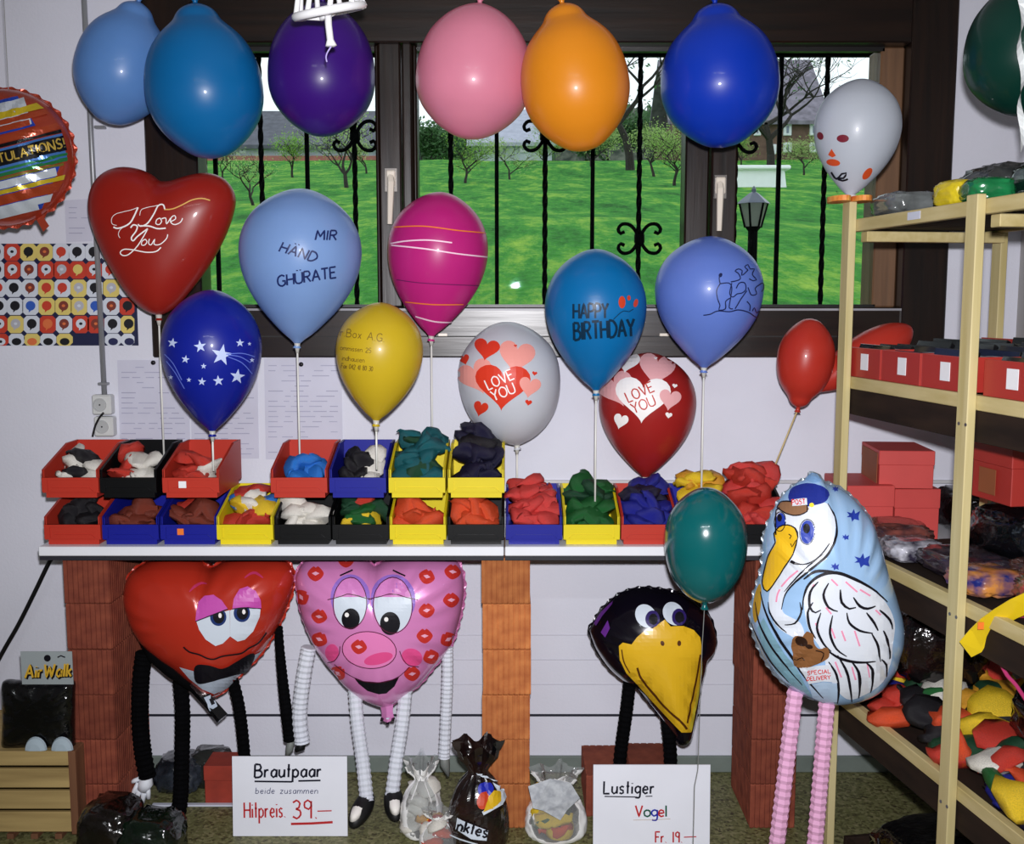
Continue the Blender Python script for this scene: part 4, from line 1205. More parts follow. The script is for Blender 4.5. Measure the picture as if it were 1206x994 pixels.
for wh, lid, ir in ((([(583, 478), (600, 530), (640, 590), (700, 630), (745, 615), (790, 570), (788, 410), (700, 433), (640, 455)]), [(580, 478), (582, 420), (600, 360), (640, 325), (690, 318), (740, 350), (778, 402), (700, 432), (640, 455)], (718, 452)),
                    (([(790, 412), (840, 392), (976, 400), (970, 450), (930, 540), (880, 590), (835, 602), (790, 570)]), [(805, 402), (815, 340), (850, 285), (900, 268), (945, 290), (975, 345), (979, 399), (900, 392), (840, 396)], (862, 428))):
    e = dec(bo, 'eye', I_EYE, lambda mb: fill(mb, sk, z(wh), .001, 5))
    dec(e, 'iris', I_BLUE, lambda mb: fill(mb, sk, ce(ir[0], ir[1], 50, 54), .0016, 5))
    dec(e, 'pupil', INK_K, lambda mb: fill(mb, sk, ce(ir[0] + 3, ir[1] - 3, 35, 42), .0022, 5))
    dec(e, 'glint', INK_W, lambda mb: fill(mb, sk, ce(ir[0] + 12, ir[1] - 10, 10, 15), .0028, 5))
    dec(bo, 'eyelid', I_LID, lambda mb: fill(mb, sk, z(lid), .0032, 5))
    dec(bo, 'lid_line', INK_K, lambda mb: stroke(mb, sk, z([lid[0], lid[-1], lid[-2], lid[-3]]), 1.1, .0036))
dec(bo, 'mouth', INK_K, lambda mb: stroke(mb, sk, z([(505, 635), (540, 665), (600, 682), (650, 705), (690, 710), (740, 692), (800, 682), (860, 672), (905, 640), (960, 610), (1010, 545)]), 1.8))
for br in ([(540, 300), (575, 265), (610, 248), (650, 252)], [(880, 215), (915, 190), (950, 186), (992, 215)]):
    dec(bo, 'eyebrow', ink('magentabrow', (186, 50, 96)), lambda mb: stroke(mb, sk, z(br), 3.0, taper=True))
dec(bo, 'shirt', ink('shirtgrey', (178, 190, 206)), lambda mb: fill(mb, sk, z([(480, 760), (570, 785), (700, 790), (860, 730), (945, 680), (985, 660), (870, 800), (770, 890), (690, 925), (620, 895), (540, 830)]), .0010, 5))
part('jacket_lapel', MB().tube([P(168, 752, gd - .03), P(182, 772, gd - .05), P(205, 790, gd - .05), P(232, 812, gd - .045)], [.012, .020, .022, .014], 10), M_BLK, gm, smooth=True)
# bow tie: a real bow of black foil at the heart's tip
bm_ = MB()
bp_ = cat_rom(z([(575, 800), (585, 745), (650, 742), (740, 762), (820, 722), (905, 672), (935, 682), (890, 775), (800, 805), (700, 835), (600, 855)]), 3, closed=True)
dec(bo, 'bow_tie', INK_K, lambda mb: fill(mb, sk, [(p.x, p.y) for p in bp_], .004, 5))
for a in ([(170, 768), (166, 800), (165, 850), (169, 890), (174, 915)],):
    arm, c = paper_limb(a, gd - .02, 21, M_BLK, gm, 'arm', 5.5)
gl = MB(); hd_ = gd - .02
def gp(x, y, dy=0): return P(x, y, hd_ + dy)
gl.tube([gp(174, 912), gp(172, 922), gp(168, 930)], [.010, .020, .016], 10)
for (x0, y0, x1, y1, r) in ((163, 922, 155, 938, .0065), (166, 926, 160, 943, .0068), (170, 928, 168, 945, .0068), (174, 926, 175, 940, .0065), (164, 917, 155, 921, .006)):
    gl.tube([gp(x0, y0), gp((x0 + x1) / 2, (y0 + y1) / 2, -.004), gp(x1, y1), gp(x1 + (x1 - x0) * .05, y1 + (y1 - y0) * .05)], [r, r * 1.05, r * .9, r * .2], 8)
part('glove', gl, mat('white_glove', (236, 240, 248), rough=.6, var=.02), gm, smooth=True)
paper_limb([(328, 738), (330, 770), (335, 820), (342, 872)], gd - .01, 15, M_BLK, gm, 'arm', 5.5, taper=(.7, 1.1))
part('glove', MB().tube([P(343, 870, gd - .01), P(341, 882, gd - .01), P(338, 890, gd - .01)], [.010, .011, .005], 8), mat('grey_glove', (120, 124, 120), rough=.6, var=.05), gm, smooth=True)
paper_limb([(212, 797), (215, 840), (214, 900), (212, 945), (204, 985)], gd - .01, 19, M_BLK, gm, 'leg', 5.5, dd=-.06)
paper_limb([(272, 795), (281, 830), (287, 880), (291, 948)], gd - .01, 15, M_BLK, gm, 'leg', 5.5)
for fx, fd in ((203, 2.69), (291, 2.76)):
    c = P(fx, 960, fd); m = MB()
    m.rings([[Vector((c.x + .026 * s * math.cos(2 * math.pi * k / 14), fd - .02 + .05 * s * math.sin(2 * math.pi * k / 14), zz_)) for k in range(14)] for zz_, s in ((.001, .9), (.012, 1), (.028, .85), (.045, .45))])
    part('shoe', m, mat('black_card', (12, 12, 14), rough=.5, var=.1), gm, smooth=True)
tl_ = MB().tube([P(228, 806, gd - .05), P(245, 826, gd - .07), P(262, 846, gd - .08)], [.020, .017, .019], 4)
tp = part('tail', tl_, mat('black_foil', (14, 14, 18), rough=.25, coat=.5, var=.1), gm)
tsk = Skin(tl_, gd)
dec(tp, 'barcode_label', ink('shirtgrey', (178, 190, 206)), lambda mb: fill(mb, tsk, [(240, 822), (250, 818), (256, 832), (248, 837)], .0012))
dec(tp, 'barcode', INK_K, lambda mb: fill(mb, tsk, [(246, 824), (250, 822), (253, 829), (249, 831)], .0018))

# ---- pink heart bride
bd = 2.77
z = crop(340, 640, 4.518)
bo_ = z([(40, 170), (45, 230), (60, 330), (90, 430), (130, 520), (180, 600), (240, 675), (320, 765), (400, 822), (470, 852), (520, 862), (560, 848), (620, 805), (700, 745), (770, 660), (830, 590), (870, 530), (905, 420), (925, 330), (935, 230), (922, 140), (885, 90), (790, 73), (690, 70), (580, 78), (500, 95), (460, 118), (420, 92), (330, 74), (200, 70), (90, 88)])
body = inflated(bo_, (448, 725), bd, .125, 2.5, wr=.6, wk=21, seed=3)
B = Vector((P(448, 800, bd).x, bd, 0))
br_ = thing('walking_balloon', 'pink heart foil balloon bride covered in red kisses with white paper limbs', 'balloon', tuple(B))
M_PK = foilm('pink', (222, 136, 196), .12, .28)
bo = part('body', body, M_PK, br_, smooth=True)
seam(bo_, (448, 725), bd, foilm('mauve', (190, 110, 160), .2), bo, 2.2, .9)
sk = Skin(body, bd)
def ce(x, y, rx, ry, rot=0, **k): return ell(340 + x / 4.518, 640 + y / 4.518, rx / 4.518, ry / 4.518, rot, **k)
I_KISS = ink('kissred', (196, 50, 44)); I_PINKE = ink('kisspink', (234, 170, 196)); I_BLUSH = ink('blush', (224, 78, 140)); I_LINE = ink('maroonline', (84, 24, 50))
for i, (x, y, r) in enumerate(((145, 162, 0), (305, 92, 0), (72, 285, 60), (165, 387, 10), (167, 508, 25), (735, 178, 15), (870, 152, 5), (862, 300, -5), (733, 355, -5), (722, 490, 0), (375, 548, 8), (655, 690, -8), (755, 600, -20), (845, 508, -30), (265, 688, 40))):
    c, s_ = math.cos(math.radians(r)), math.sin(math.radians(r))
    ou = [(-43, 0), (-28, -24), (-10, -38), (0, -30), (10, -38), (28, -24), (43, 0), (28, 26), (0, 40), (-28, 26)]
    inn = [(-20, 0), (0, -9), (20, 0), (0, 11)]
    q = lambda pts: z([(x + a * c - b * s_, y + a * s_ + b * c) for a, b in pts])
    k = dec(bo, 'kiss_print', I_KISS, lambda mb: fill(mb, sk, [(p.x, p.y) for p in cat_rom(q(ou), 2, closed=True)], .001, 6))
    dec(k, 'kiss_opening', I_PINKE, lambda mb: fill(mb, sk, q(inn), .0016, 6))
for (ex, ey, rx, ry, ly, px_, py_, pr) in ((328, 318, 88, 132, 285, 332, 400, 48), (555, 330, 102, 145, 285, 540, 424, 53)):
    dec(bo, 'eye_shadow', ink('violet', (150, 110, 200)), lambda mb: fill(mb, sk, ce(ex, ey - 30, rx * 1.18, ry * .92), .0008, 6))
    dec(bo, 'eyelid', ink('lidpink', (214, 130, 196)), lambda mb: fill(mb, sk, ce(ex, ey, rx, ry), .0014, 6))
    a0 = -math.degrees(math.asin(max(-1, min(1, (ey - ly) / ry))))
    e = dec(bo, 'eye', I_EYE, lambda mb: fill(mb, sk, ce(ex, ey, rx * .97, ry * .98, 0, a0=a0, a1=180 - a0), .0020, 6))
    dec(e, 'pupil', INK_K, lambda mb: fill(mb, sk, ce(px_, py_, pr, pr * 1.15), .0026, 6))
    dec(e, 'glint', INK_W, lambda mb: fill(mb, sk, ce(px_ - 20, py_ - 22, 11, 12), .0032, 6))
    dec(bo, 'eye_outline', I_LINE, lambda mb: [stroke(mb, sk, ce(ex, ey, rx, ry) + ce(ex, ey, rx, ry)[:1], 1.0, .0030), stroke(mb, sk, z([(ex - rx - 30, ly + 15), (ex - rx * .6, ly - 2), (ex, ly - 14), (ex + rx * .7, ly + 2), (ex + rx + 30, ly + 15)]), 1.0, .0031)])
for b_ in ([(275, 174), (340, 145)], [(555, 146), (620, 176)]):
    dec(bo, 'eyebrow', INK_K, lambda mb: stroke(mb, sk, z(b_), 1.8))
dec(bo, 'blush', I_BLUSH, lambda mb: fill(mb, sk, ce(232, 580, 36, 46), .0008)); dec(bo, 'blush', I_BLUSH, lambda mb: fill(mb, sk, ce(655, 605, 56, 46, 20), .0008))
dec(bo, 'nose', ink('nosepink', (228, 128, 186)), lambda mb: fill(mb, sk, ce(430, 565, 143, 97, 6), .0007))
dec(bo, 'nose_blush', I_BLUSH, lambda mb: fill(mb, sk, ce(478, 612, 78, 30, -14), .0009))
dec(bo, 'nose_outline', I_LINE, lambda mb: stroke(mb, sk, ce(430, 565, 143, 97, 6) + ce(430, 565, 143, 97, 6)[:1], 1.0))
dec(bo, 'cheek_line', I_LINE, lambda mb: stroke(mb, sk, z([(275, 545), (270, 590), (245, 625), (210, 632)]), 1.0)); dec(bo, 'cheek_line', I_LINE, lambda mb: stroke(mb, sk, z([(590, 570), (605, 610), (635, 645), (690, 655)]), 1.0))
dec(bo, 'mouth', INK_K, lambda mb: fill(mb, sk, z([(345, 708), (400, 730), (480, 737), (550, 722), (590, 702), (560, 760), (520, 795), (480, 800), (420, 782), (375, 745)]), .001, 6))
dec(bo, 'smile_line', I_LINE, lambda mb: stroke(mb, sk, z([(245, 640), (300, 682), (345, 708), (400, 730), (480, 737), (550, 722), (590, 702), (640, 655)]), .9))
M_WP = mat('white_crepe_paper', (214, 218, 228), rough=.8, var=.04, vscale=20)
tl_ = part('tail', MB().tube([P(455, 824, bd - .02), P(456, 838, bd - .03), P(457, 848, bd - .03)], [.020, .015, .017], 4), M_PK, br_)
for i, (x, y) in enumerate(((450, 847), (457, 851), (463, 847), (457, 845))):
    part('tail_check', MB().box(tuple(P(x - 2.2, y + 2.2, bd - .048)), tuple(P(x + 2.2, y - 2.2, bd - .03))), INK_K if i < 3 else I_EYE, tl_)
paper_limb([(364, 762), (358, 795), (353, 840), (356, 874)], bd - .005, 19, M_WP, br_, 'arm', 6)
paper_limb([(527, 762), (527, 800), (525, 850), (523, 892)], bd - .005, 14.5, M_WP, br_, 'arm', 5)
part('glove', MB().tube([P(523, 888, bd - .005), P(524, 900, bd - .01), P(528, 914, bd - .01)], [.012, .014, .004], 8), mat('grey_glove', (120, 124, 120)), br_, smooth=True)
part('glove', MB().tube([P(356, 870, bd - .005), P(354, 880, bd - .01), P(348, 884, bd - .01)], [.012, .013, .006], 8), mat('black_card', (12, 12, 14)), br_, smooth=True)
paper_limb([(418, 812), (421, 850), (427, 895), (432, 944)], bd - .02, 17.5, M_WP, br_, 'leg', 6, dd=-.07)
paper_limb([(478, 808), (474, 850), (467, 895), (461, 942)], bd - .02, 17.5, M_WP, br_, 'leg', 6, dd=-.05)
for fx, fd, rz, fy in ((426, 2.665, .35, 958), (464, 2.69, -.2, 950)):
    c = P(fx, fy, fd); fz = c.z; m = MB()
    def foot(s, zz_, sh=0): return [Vector((c.x + (.027 * math.cos(a) * s) * math.cos(rz) + (.055 * math.sin(a) * s + sh) * math.sin(rz), fd + (.055 * math.sin(a) * s + sh) * math.cos(rz) * 1.0 - .027 * math.cos(a) * s * math.sin(rz), fz + zz_ + .35 * (.055 * math.sin(a) * s + sh))) for a in [2 * math.pi * k / 18 for k in range(18)]]
    m.rings([foot(.95, .001), foot(1, .008), foot(.95, .02), foot(.7, .032), foot(.4, .040)])
    sh_ = part('shoe', m, mat('black_card', (12, 12, 14)), br_, smooth=True)
    m2 = MB(); m2.rings([foot(.62, .0225, -.022), foot(.5, .034, -.02), foot(.2, .039, -.015)])
    part('shoe_toe', m2, mat('white_card', (240, 236, 230)), sh_, smooth=True, label='white toe of the shoe')

# ---- crow
kd = 2.74
z = crop(680, 680, 4.972)
ko = z([(70, 300), (90, 268), (130, 200), (200, 130), (280, 82), (390, 60), (500, 70), (600, 90), (665, 122), (730, 180), (780, 240), (810, 350), (800, 420), (762, 465), (745, 540), (725, 620), (700, 780), (675, 890), (655, 955), (610, 975), (575, 940), (500, 830), (400, 705), (330, 625), (260, 590), (180, 520), (110, 420), (80, 345)])
body = inflated(ko, (775, 755), kd, .12, 2.3, wr=.5, wk=17, seed=5)
B = Vector((P(760, 850, kd).x, kd, .1155))
cr = thing('walking_balloon', 'black crow-head foil balloon with big yellow beak and black paper legs', 'balloon', tuple(B))
M_CR = foilm('crowblack', (16, 12, 24), .25, .18)
bo = part('body', body, M_CR, cr, smooth=True)
seam(ko, (775, 755), kd, M_CR, bo, 1.8, .7)
sk = Skin(body, kd)
def ce(x, y, rx, ry, rot=0, **k): return ell(680 + x / 4.972, 680 + y / 4.972, rx / 4.972, ry / 4.972, rot, **k)
def sm(pts, st=2.5): return [(p.x, p.y) for p in cat_rom(pts, st, closed=True)]
I_BEAK = mat('foil_beak', (222, 176, 34), rough=.3, spec=.4, coat=.3, var=.05, vscale=6)
bk = dec(bo, 'beak', I_BEAK, lambda mb: fill(mb, sk, z([(245, 400), (268, 380), (318, 392), (350, 350), (390, 315), (440, 300), (480, 270), (510, 248), (545, 288), (620, 285), (680, 310), (715, 350), (728, 420), (722, 540), (702, 700), (662, 905), (610, 905), (540, 830), (440, 722), (350, 622), (290, 560), (250, 480)]), .0012, 6))
dec(bo, 'purple_patch', ink('purplepatch', (104, 46, 140)), lambda mb: fill(mb, sk, z([(140, 322), (180, 252), (192, 300), (165, 352)]), .001))  # purple tint patches on the left side of the head
dec(bo, 'purple_patch', ink('purplepatch', (104, 46, 140)), lambda mb: fill(mb, sk, z([(100, 268), (140, 205), (210, 140), (205, 160), (150, 225), (112, 285)]), .001))
dec(bk, 'nostril', ink('brownink', (84, 44, 14)), lambda mb: fill(mb, sk, ce(497, 385, 11, 15, -20), .002)); dec(bk, 'nostril', ink('brownink', (84, 44, 14)), lambda mb: fill(mb, sk, ce(594, 385, 11, 16, 0), .002))
dec(bk, 'mouth_line', ink('brownink', (84, 44, 14)), lambda mb: stroke(mb, sk, z([(352, 525), (375, 585), (430, 655), (520, 760), (600, 835), (638, 885)]), 2.4, .002))
dec(bk, 'beak_edge', ink('brownink', (84, 44, 14)), lambda mb: stroke(mb, sk, z([(262, 420), (275, 490), (310, 555)]), 1.4, .002)); dec(bk, 'beak_edge', ink('brownink', (84, 44, 14)), lambda mb: stroke(mb, sk, z([(716, 450), (690, 600), (665, 720), (640, 850)]), 2.0, .002))
dec(bk, 'beak_side', ink('paleyellow', (222, 200, 60)), lambda mb: fill(mb, sk, z([(720, 560), (728, 480), (724, 560), (700, 720), (664, 900), (650, 880), (690, 700)]), .0018, 6))
for (ex, ey, px_, py_) in ((402, 228, 440, 245), (562, 215, 592, 235)):
    e = dec(bo, 'eye', I_EYE, lambda mb: fill(mb, sk, ce(ex, ey, 58, 72, -35), .0014, 6))
    dec(e, 'iris', ink('crowiris', (44, 30, 96)), lambda mb: fill(mb, sk, ce(px_, py_, 42, 48), .0022, 6))
    dec(e, 'pupil', INK_K, lambda mb: fill(mb, sk, ce(px_ + 4, py_ + 2, 26, 32), .0028, 6))
dec(bo, 'lower_beak_tip', INK_K, lambda mb: fill(mb, sk, z([(600, 910), (662, 908), (650, 950), (612, 966), (580, 935)]), .001))
paper_limb([(742, 798), (738, 835), (732, 878), (729, 908)], kd + .01, 16.5, M_BLK, cr, 'leg', 5.5)
paper_limb([(782, 815), (786, 850), (789, 880), (790, 908)], kd + .01, 17, M_BLK, cr, 'leg', 5.5)

# ---- stork
sd = 2.17
z = crop(870, 540, 3.315)
so = z([(100, 300), (128, 220), (175, 142), (230, 95), (262, 80), (282, 58), (308, 62), (330, 88), (400, 118), (460, 168), (510, 232), (542, 320), (572, 430), (602, 520), (630, 620), (635, 700), (610, 800), (570, 870), (520, 920), (450, 945), (380, 955), (300, 940), (230, 910), (170, 870), (110, 800), (70, 720), (48, 640), (52, 560), (72, 490), (90, 420), (94, 350)])
body = inflated(so, (975, 700), sd, .115, 2.4, wr=.55, wk=23, seed=8, back=.8)
B = Vector((P(955, 990, sd).x, sd, 0))
st = thing('walking_balloon', 'pale blue stork foil balloon in a postman cap on pink paper legs', 'balloon', tuple(B))
M_ST = foilm('paleblue', (156, 192, 230), .15, .25)
bo = part('body', body, M_ST, st, smooth=True)
seam(so, (975, 700), sd, foilm('seamgrey', (110, 118, 126), .3), bo, 2.0, .8)
sk = Skin(body, sd)
def ce(x, y, rx, ry, rot=0, **k): return ell(870 + x / 3.315, 540 + y / 3.315, rx / 3.315, ry / 3.315, rot, **k)
I_STW = foilm('storkwhite', (218, 224, 234), .08, .3)
hd_ = dec(bo, 'head', I_STW, lambda mb: fill(mb, sk, sm(z([(150, 200), (210, 195), (290, 185), (340, 175), (370, 225), (375, 290), (355, 360), (300, 420), (230, 415), (190, 380), (150, 300)])), .0008, 7))
dec(bo, 'neck', I_STW, lambda mb: fill(mb, sk, sm(z([(300, 400), (345, 390), (270, 440), (210, 490), (180, 540), (175, 600), (240, 640), (255, 700), (200, 690), (140, 640), (120, 560), (130, 500), (165, 440), (200, 400)])), .0009, 7))
dec(bo, 'wing', I_STW, lambda mb: fill(mb, sk, sm(z([(255, 560), (265, 500), (310, 460), (370, 445), (430, 460), (500, 500), (570, 560), (605, 640), (600, 720), (590, 800), (560, 870), (500, 915), (420, 935), (350, 850), (330, 760), (280, 680), (262, 620)])), .0010, 7))
bk = dec(bo, 'beak', I_BEAK, lambda mb: fill(mb, sk, sm(z([(150, 330), (145, 295), (165, 268), (195, 262), (222, 275), (232, 310), (225, 350), (205, 390), (180, 430), (150, 480), (118, 520), (100, 490), (110, 430), (125, 375)])), .0022, 7))
dec(bo, 'lower_beak', ink('beakolive', (178, 140, 40)), lambda mb: fill(mb, sk, sm(z([(70, 520), (88, 490), (92, 540), (85, 600), (68, 640), (58, 590)])), .0012, 7))
dec(bk, 'nostril', INK_K, lambda mb: [stroke(mb, sk, z([(200, 295), (210, 302), (205, 312)]), 1.2, .003), stroke(mb, sk, z([(228, 318), (212, 345), (208, 330)]), 1.0, .003)])
dec(bo, 'belly', ink('bellyteal', (120, 160, 176)), lambda mb: fill(mb, sk, z([(75, 660), (100, 620), (130, 680), (180, 760), (235, 830), (260, 880), (290, 930), (220, 890), (150, 830), (100, 750)]), .0009, 7))
capb = dec(bo, 'cap', ink('capblue', (30, 44, 130)), lambda mb: fill(mb, sk, sm(z([(200, 165), (205, 125), (240, 105), (290, 100), (335, 118), (350, 145), (335, 172), (290, 185), (250, 190)])), .0016, 7))
dec(capb, 'visor', ink('visorbrown', (134, 98, 70)), lambda mb: fill(mb, sk, sm(z([(158, 195), (170, 175), (210, 172), (270, 188), (268, 210), (230, 225), (190, 218)])), .0024, 7))
bd_ = dec(capb, 'cap_badge', I_STW, lambda mb: fill(mb, sk, z([(212, 166), (268, 160), (270, 186), (216, 190)]), .0046, 7))
dec(bd_, 'lettering', INK_R, lambda mb: text(mb, sk, 'POST', 870 + 216 / 3.315, 540 + 186 / 3.315, 5.5, .9, rot=-3, width=14, lift=.0054))
dec(capb, 'cap_button', ink('buttonyellow', (230, 210, 60)), lambda mb: fill(mb, sk, ce(286, 185, 9, 8), .0032))
dec(capb, 'crown_tuft', ink('tuftblue', (120, 160, 204)), lambda mb: fill(mb, sk, z([(262, 82), (284, 58), (306, 64), (322, 90), (290, 96)]), .0011))
for (ex, ey, rx, ry) in ((268, 288, 27, 46), (166, 248, 18, 34)):
    e = dec(bo, 'eye', ink('storkeye', (36, 60, 160)), lambda mb: fill(mb, sk, ce(ex, ey, rx, ry, 4), .0016, 7))
    dec(e, 'pupil', INK_K, lambda mb: fill(mb, sk, ce(ex - 2, ey - 14, rx * .5, ry * .42), .0022, 7))
    dec(e, 'eye_outline', INK_K, lambda mb: stroke(mb, sk, ce(ex, ey, rx + 3, ry + 3, 4), 1.0, .0024))
for nm, pts, lf, w_ in (('head_outline', [(150, 300), (152, 205), (165, 195)], .0024, 1.6), ('beak_outline', [(150, 330), (145, 295), (165, 268), (195, 262), (222, 275), (232, 310), (225, 350), (205, 390), (180, 430), (150, 480), (118, 520), (100, 490), (110, 430), (125, 375), (150, 330)], .0034, 1.5),
                     ('visor_outline', [(158, 195), (170, 175), (210, 172), (270, 188), (268, 210), (230, 225), (190, 218), (158, 195)], .0040, 1.4), ('chin_line', [(205, 400), (240, 415), (280, 405), (320, 375), (355, 330)], .0024, 1.6)):
    dec(bo, nm, INK_K, lambda mb: stroke(mb, sk, z(pts), w_, lf, step=4))
I_PKS = ink('featherpink', (222, 140, 168))
for pts, w_ in (([(345, 178), (372, 230), (378, 300), (350, 370), (290, 425), (225, 480), (185, 530), (170, 590)], 2.0), ([(330, 372), (250, 440), (180, 520)], 1.2),
               ([(255, 470), (300, 440), (370, 440)], 2.4), ([(250, 590), (255, 540), (275, 490), (320, 455), (380, 445), (450, 470), (520, 510), (575, 560)], 2.6), ([(240, 560), (245, 600), (220, 640), (180, 645)], 1.6),
               ([(310, 480), (280, 520), (278, 580), (300, 600), (320, 590)], 2.2), ([(350, 485), (330, 530), (350, 580), (385, 595)], 2.2), ([(395, 510), (400, 560), (430, 585), (455, 580)], 2.2), ([(445, 540), (470, 575), (500, 585), (530, 575)], 2.2),
               ([(290, 560), (270, 600), (278, 660), (300, 700)], 2.0), ([(320, 600), (305, 660), (330, 720), (360, 750)], 2.0), ([(365, 610), (355, 680), (380, 740), (420, 770)], 2.0), ([(420, 600), (430, 640), (470, 670), (520, 680)], 2.0), ([(495, 600), (525, 640), (540, 670)], 2.0), ([(545, 590), (585, 630), (595, 665)], 2.0),
               ([(330, 735), (390, 775), (460, 792), (530, 790)], 2.2), ([(515, 680), (540, 730), (550, 790)], 2.0), ([(560, 670), (580, 720), (585, 780)], 2.0), ([(385, 765), (420, 830), (435, 900), (440, 945)], 2.2), ([(435, 785), (465, 830), (470, 900), (465, 930)], 2.2), ([(490, 790), (520, 820), (520, 880), (510, 910)], 2.2), ([(555, 780), (575, 800), (570, 850)], 2.0), ([(350, 790), (380, 840), (390, 900), (385, 950)], 2.2),
               ([(90, 520), (110, 600), (160, 700), (215, 780), (260, 850), (330, 930)], 2.2), ([(70, 560), (85, 640), (130, 730), (190, 810), (250, 880)], 1.6), ([(55, 640), (80, 700), (130, 790), (200, 870)], 1.4), ([(120, 560), (125, 600), (150, 640), (190, 680)], 1.4)):
    dec(bo, 'feather_line', INK_K, lambda mb: stroke(mb, sk, z(pts), w_ * 1.5, .0022, taper=True, step=4))
for pts in ([(170, 500), (200, 465), (235, 435)], [(150, 560), (155, 530), (165, 510)], [(360, 470), (385, 495)], [(415, 480), (460, 520)], [(470, 510), (510, 535)], [(295, 490), (285, 510)], [(340, 580), (360, 605)], [(450, 670), (470, 730)], [(300, 640), (310, 670)], [(360, 660), (375, 700)], [(400, 670), (415, 710)], [(375, 790), (400, 850)], [(440, 810), (455, 860)], [(500, 800), (510, 850)], [(530, 590), (550, 610)]):
    dec(bo, 'pink_feather_line', I_PKS, lambda mb: stroke(mb, sk, z(pts), 2.0, .0020))
for (x, y, s_) in ((445, 225, 26), (415, 308, 13), (480, 400, 30), (375, 422, 16), (375, 122, 12)):
    q = [(x + a * s_, y + b * s_) for a, b in ((-1, -.6), (-.3, -.4), (.1, -1), (.3, -.3), (1, -.7), (.8, .1), (.9, .7), (.2, .5), (-.2, .9), (-.4, .2), (-1, .2), (-.6, -.1))]
    dec(bo, 'bird_print', ink('birdnavy', (34, 56, 150)), lambda mb: fill(mb, sk, z(q), .0012))
bear = dec(bo, 'bear_print', ink('bearbrown', (124, 82, 48)), lambda mb: fill(mb, sk, sm(z([(205, 720), (220, 690), (250, 690), (265, 672), (290, 685), (295, 720), (315, 740), (345, 735), (352, 770), (325, 790), (300, 800), (250, 815), (215, 800), (215, 760)])), .0026, 7))
dec(bear, 'bear_face', ink('beardark', (40, 22, 14)), lambda mb: [fill(mb, sk, ce(245, 710, 26, 18, 30), .0034), fill(mb, sk, ce(275, 730, 14, 8, 10), .0034), stroke(mb, sk, z([(225, 780), (245, 770), (260, 785)]), 1.0, .0034), stroke(mb, sk, z([(300, 745), (330, 755), (320, 785)]), 1.4, .0034)])
bun = dec(bo, 'bundle_print', I_STW, lambda mb: fill(mb, sk, z([(240, 815), (300, 805), (355, 800), (385, 870), (330, 865), (275, 875)]), .0026, 7))
for s_, yy in (('SPECIAL', 838), ('DELIVERY', 861)):
    dec(bun, 'lettering', INK_R, lambda mb: text(mb, sk, s_, 870 + 268 / 3.315, 540 + yy / 3.315, 4.6, .9, rot=-4, width=27, lift=.0034))
dec(bo, 'bundle_print', ink('bundleblue', (168, 190, 214)), lambda mb: fill(mb, sk, z([(275, 880), (330, 868), (385, 875), (385, 945), (330, 948), (290, 930)]), .0020, 7))
M_PP = mat('pink_crepe_paper', (214, 160, 194), rough=.8, var=.04, vscale=20)
for (x0, y0, x1) in ((937, 812, 915), (974, 826, 960)):
    q = []
    dl = sd - .01
    p0 = P(x0, y0, dl); p1 = P(x1, 994, dl)
    kx = (p1.x - p0.x) / (p1.z - p0.z)
    n_ = 64; c = []; rs = []
    for i in range(n_ + 1):
        zz_ = p0.z + (.022 - p0.z) * i / n_
        c.append(Vector((p0.x + kx * (zz_ - p0.z), dl, zz_))); rs.append(.0185 * (1 if i % 2 else .84))
    part('leg', MB().tube(c, rs, 8), M_PP, st)
    e = c[-1]; m = MB()
    m.rings([[Vector((e.x + .035 * s * math.cos(2 * math.pi * k / 14), dl - .02 + .06 * s * math.sin(2 * math.pi * k / 14), zz_)) for k in range(14)] for zz_, s in ((.001, .95), (.012, 1), (.024, .7))])
    part('foot', m, mat('orange_card', (216, 108, 40)), st, smooth=True)
# ================================================================== price cards
def card(label, pts_px, d, lean):
    """A4 card standing on the floor, leaning back a little"""
    x0, x1, ytop, ybot = pts_px
    c = P((x0 + x1) / 2, ybot, d)
    w_, h = .297, .21
    m = MB().box((c.x - w_ / 2, d, 0), (c.x + w_ / 2, d + .003, h))
    for v in m.v:
        v.y += v.z * lean; v.z += .0005
    t = thing('price_card', label, 'sign', (c.x, d, 0), 'handwritten price cards')
    s = part('card', m, mat('white_card_stock', (228, 230, 240), rough=.6, var=.02), t)
    return t, s, Skin(m, d)
t, cs, sk = card('white price card lettered Brautpaar in front of the heart couple', (277, 407, 892, 985), 2.615, .06)
INK_RED = ink('markerred', (186, 40, 44)); INK_BLK = ink('markerblack', (14, 16, 34))
z = crop(270, 880, 8.04)
def ctext(name, m, s, x, y, h, w_, width, **k):
    dec(cs, name, m, lambda mb: text(mb, sk, s, x, y, h, w_, width=width, lift=.0002, **k))
def cline(m, pts, w_): dec(cs, 'line', m, lambda mb: stroke(mb, sk, pts, w_, .0002, smooth=False))
ctext('lettering', INK_BLK, 'Brautpaar', 300, 915.5, 15.5, 2.4, 78, slant=.05, rot=-.5)
cline(INK_BLK, z([(240, 322), (595, 326)]), 2.0); cline(INK_BLK, z([(655, 318), (865, 313)]), 2.0)
ctext('lettering', ink('penblue', (50, 56, 96)), 'beide zusammen', 301, 934.5, 7, .8, 73, slant=.1)
ctext('lettering', INK_RED, 'Hitpreis.', 288, 963, 18, 2.0, 48, rot=-1)
ctext('lettering', INK_RED, '39.', 345, 964, 21.5, 2.2, 28, rot=-1)
cline(INK_RED, z([(835, 604), (970, 600)]), 1.4); cline(INK_RED, z([(585, 725), (780, 720), (980, 708)]), 2.8)
t, cs, sk = card('white price card lettered Lustiger Vogel in front of the crow', (702, 832, 910, 1003), 2.565, .06)
z = crop(690, 890, 7.54)
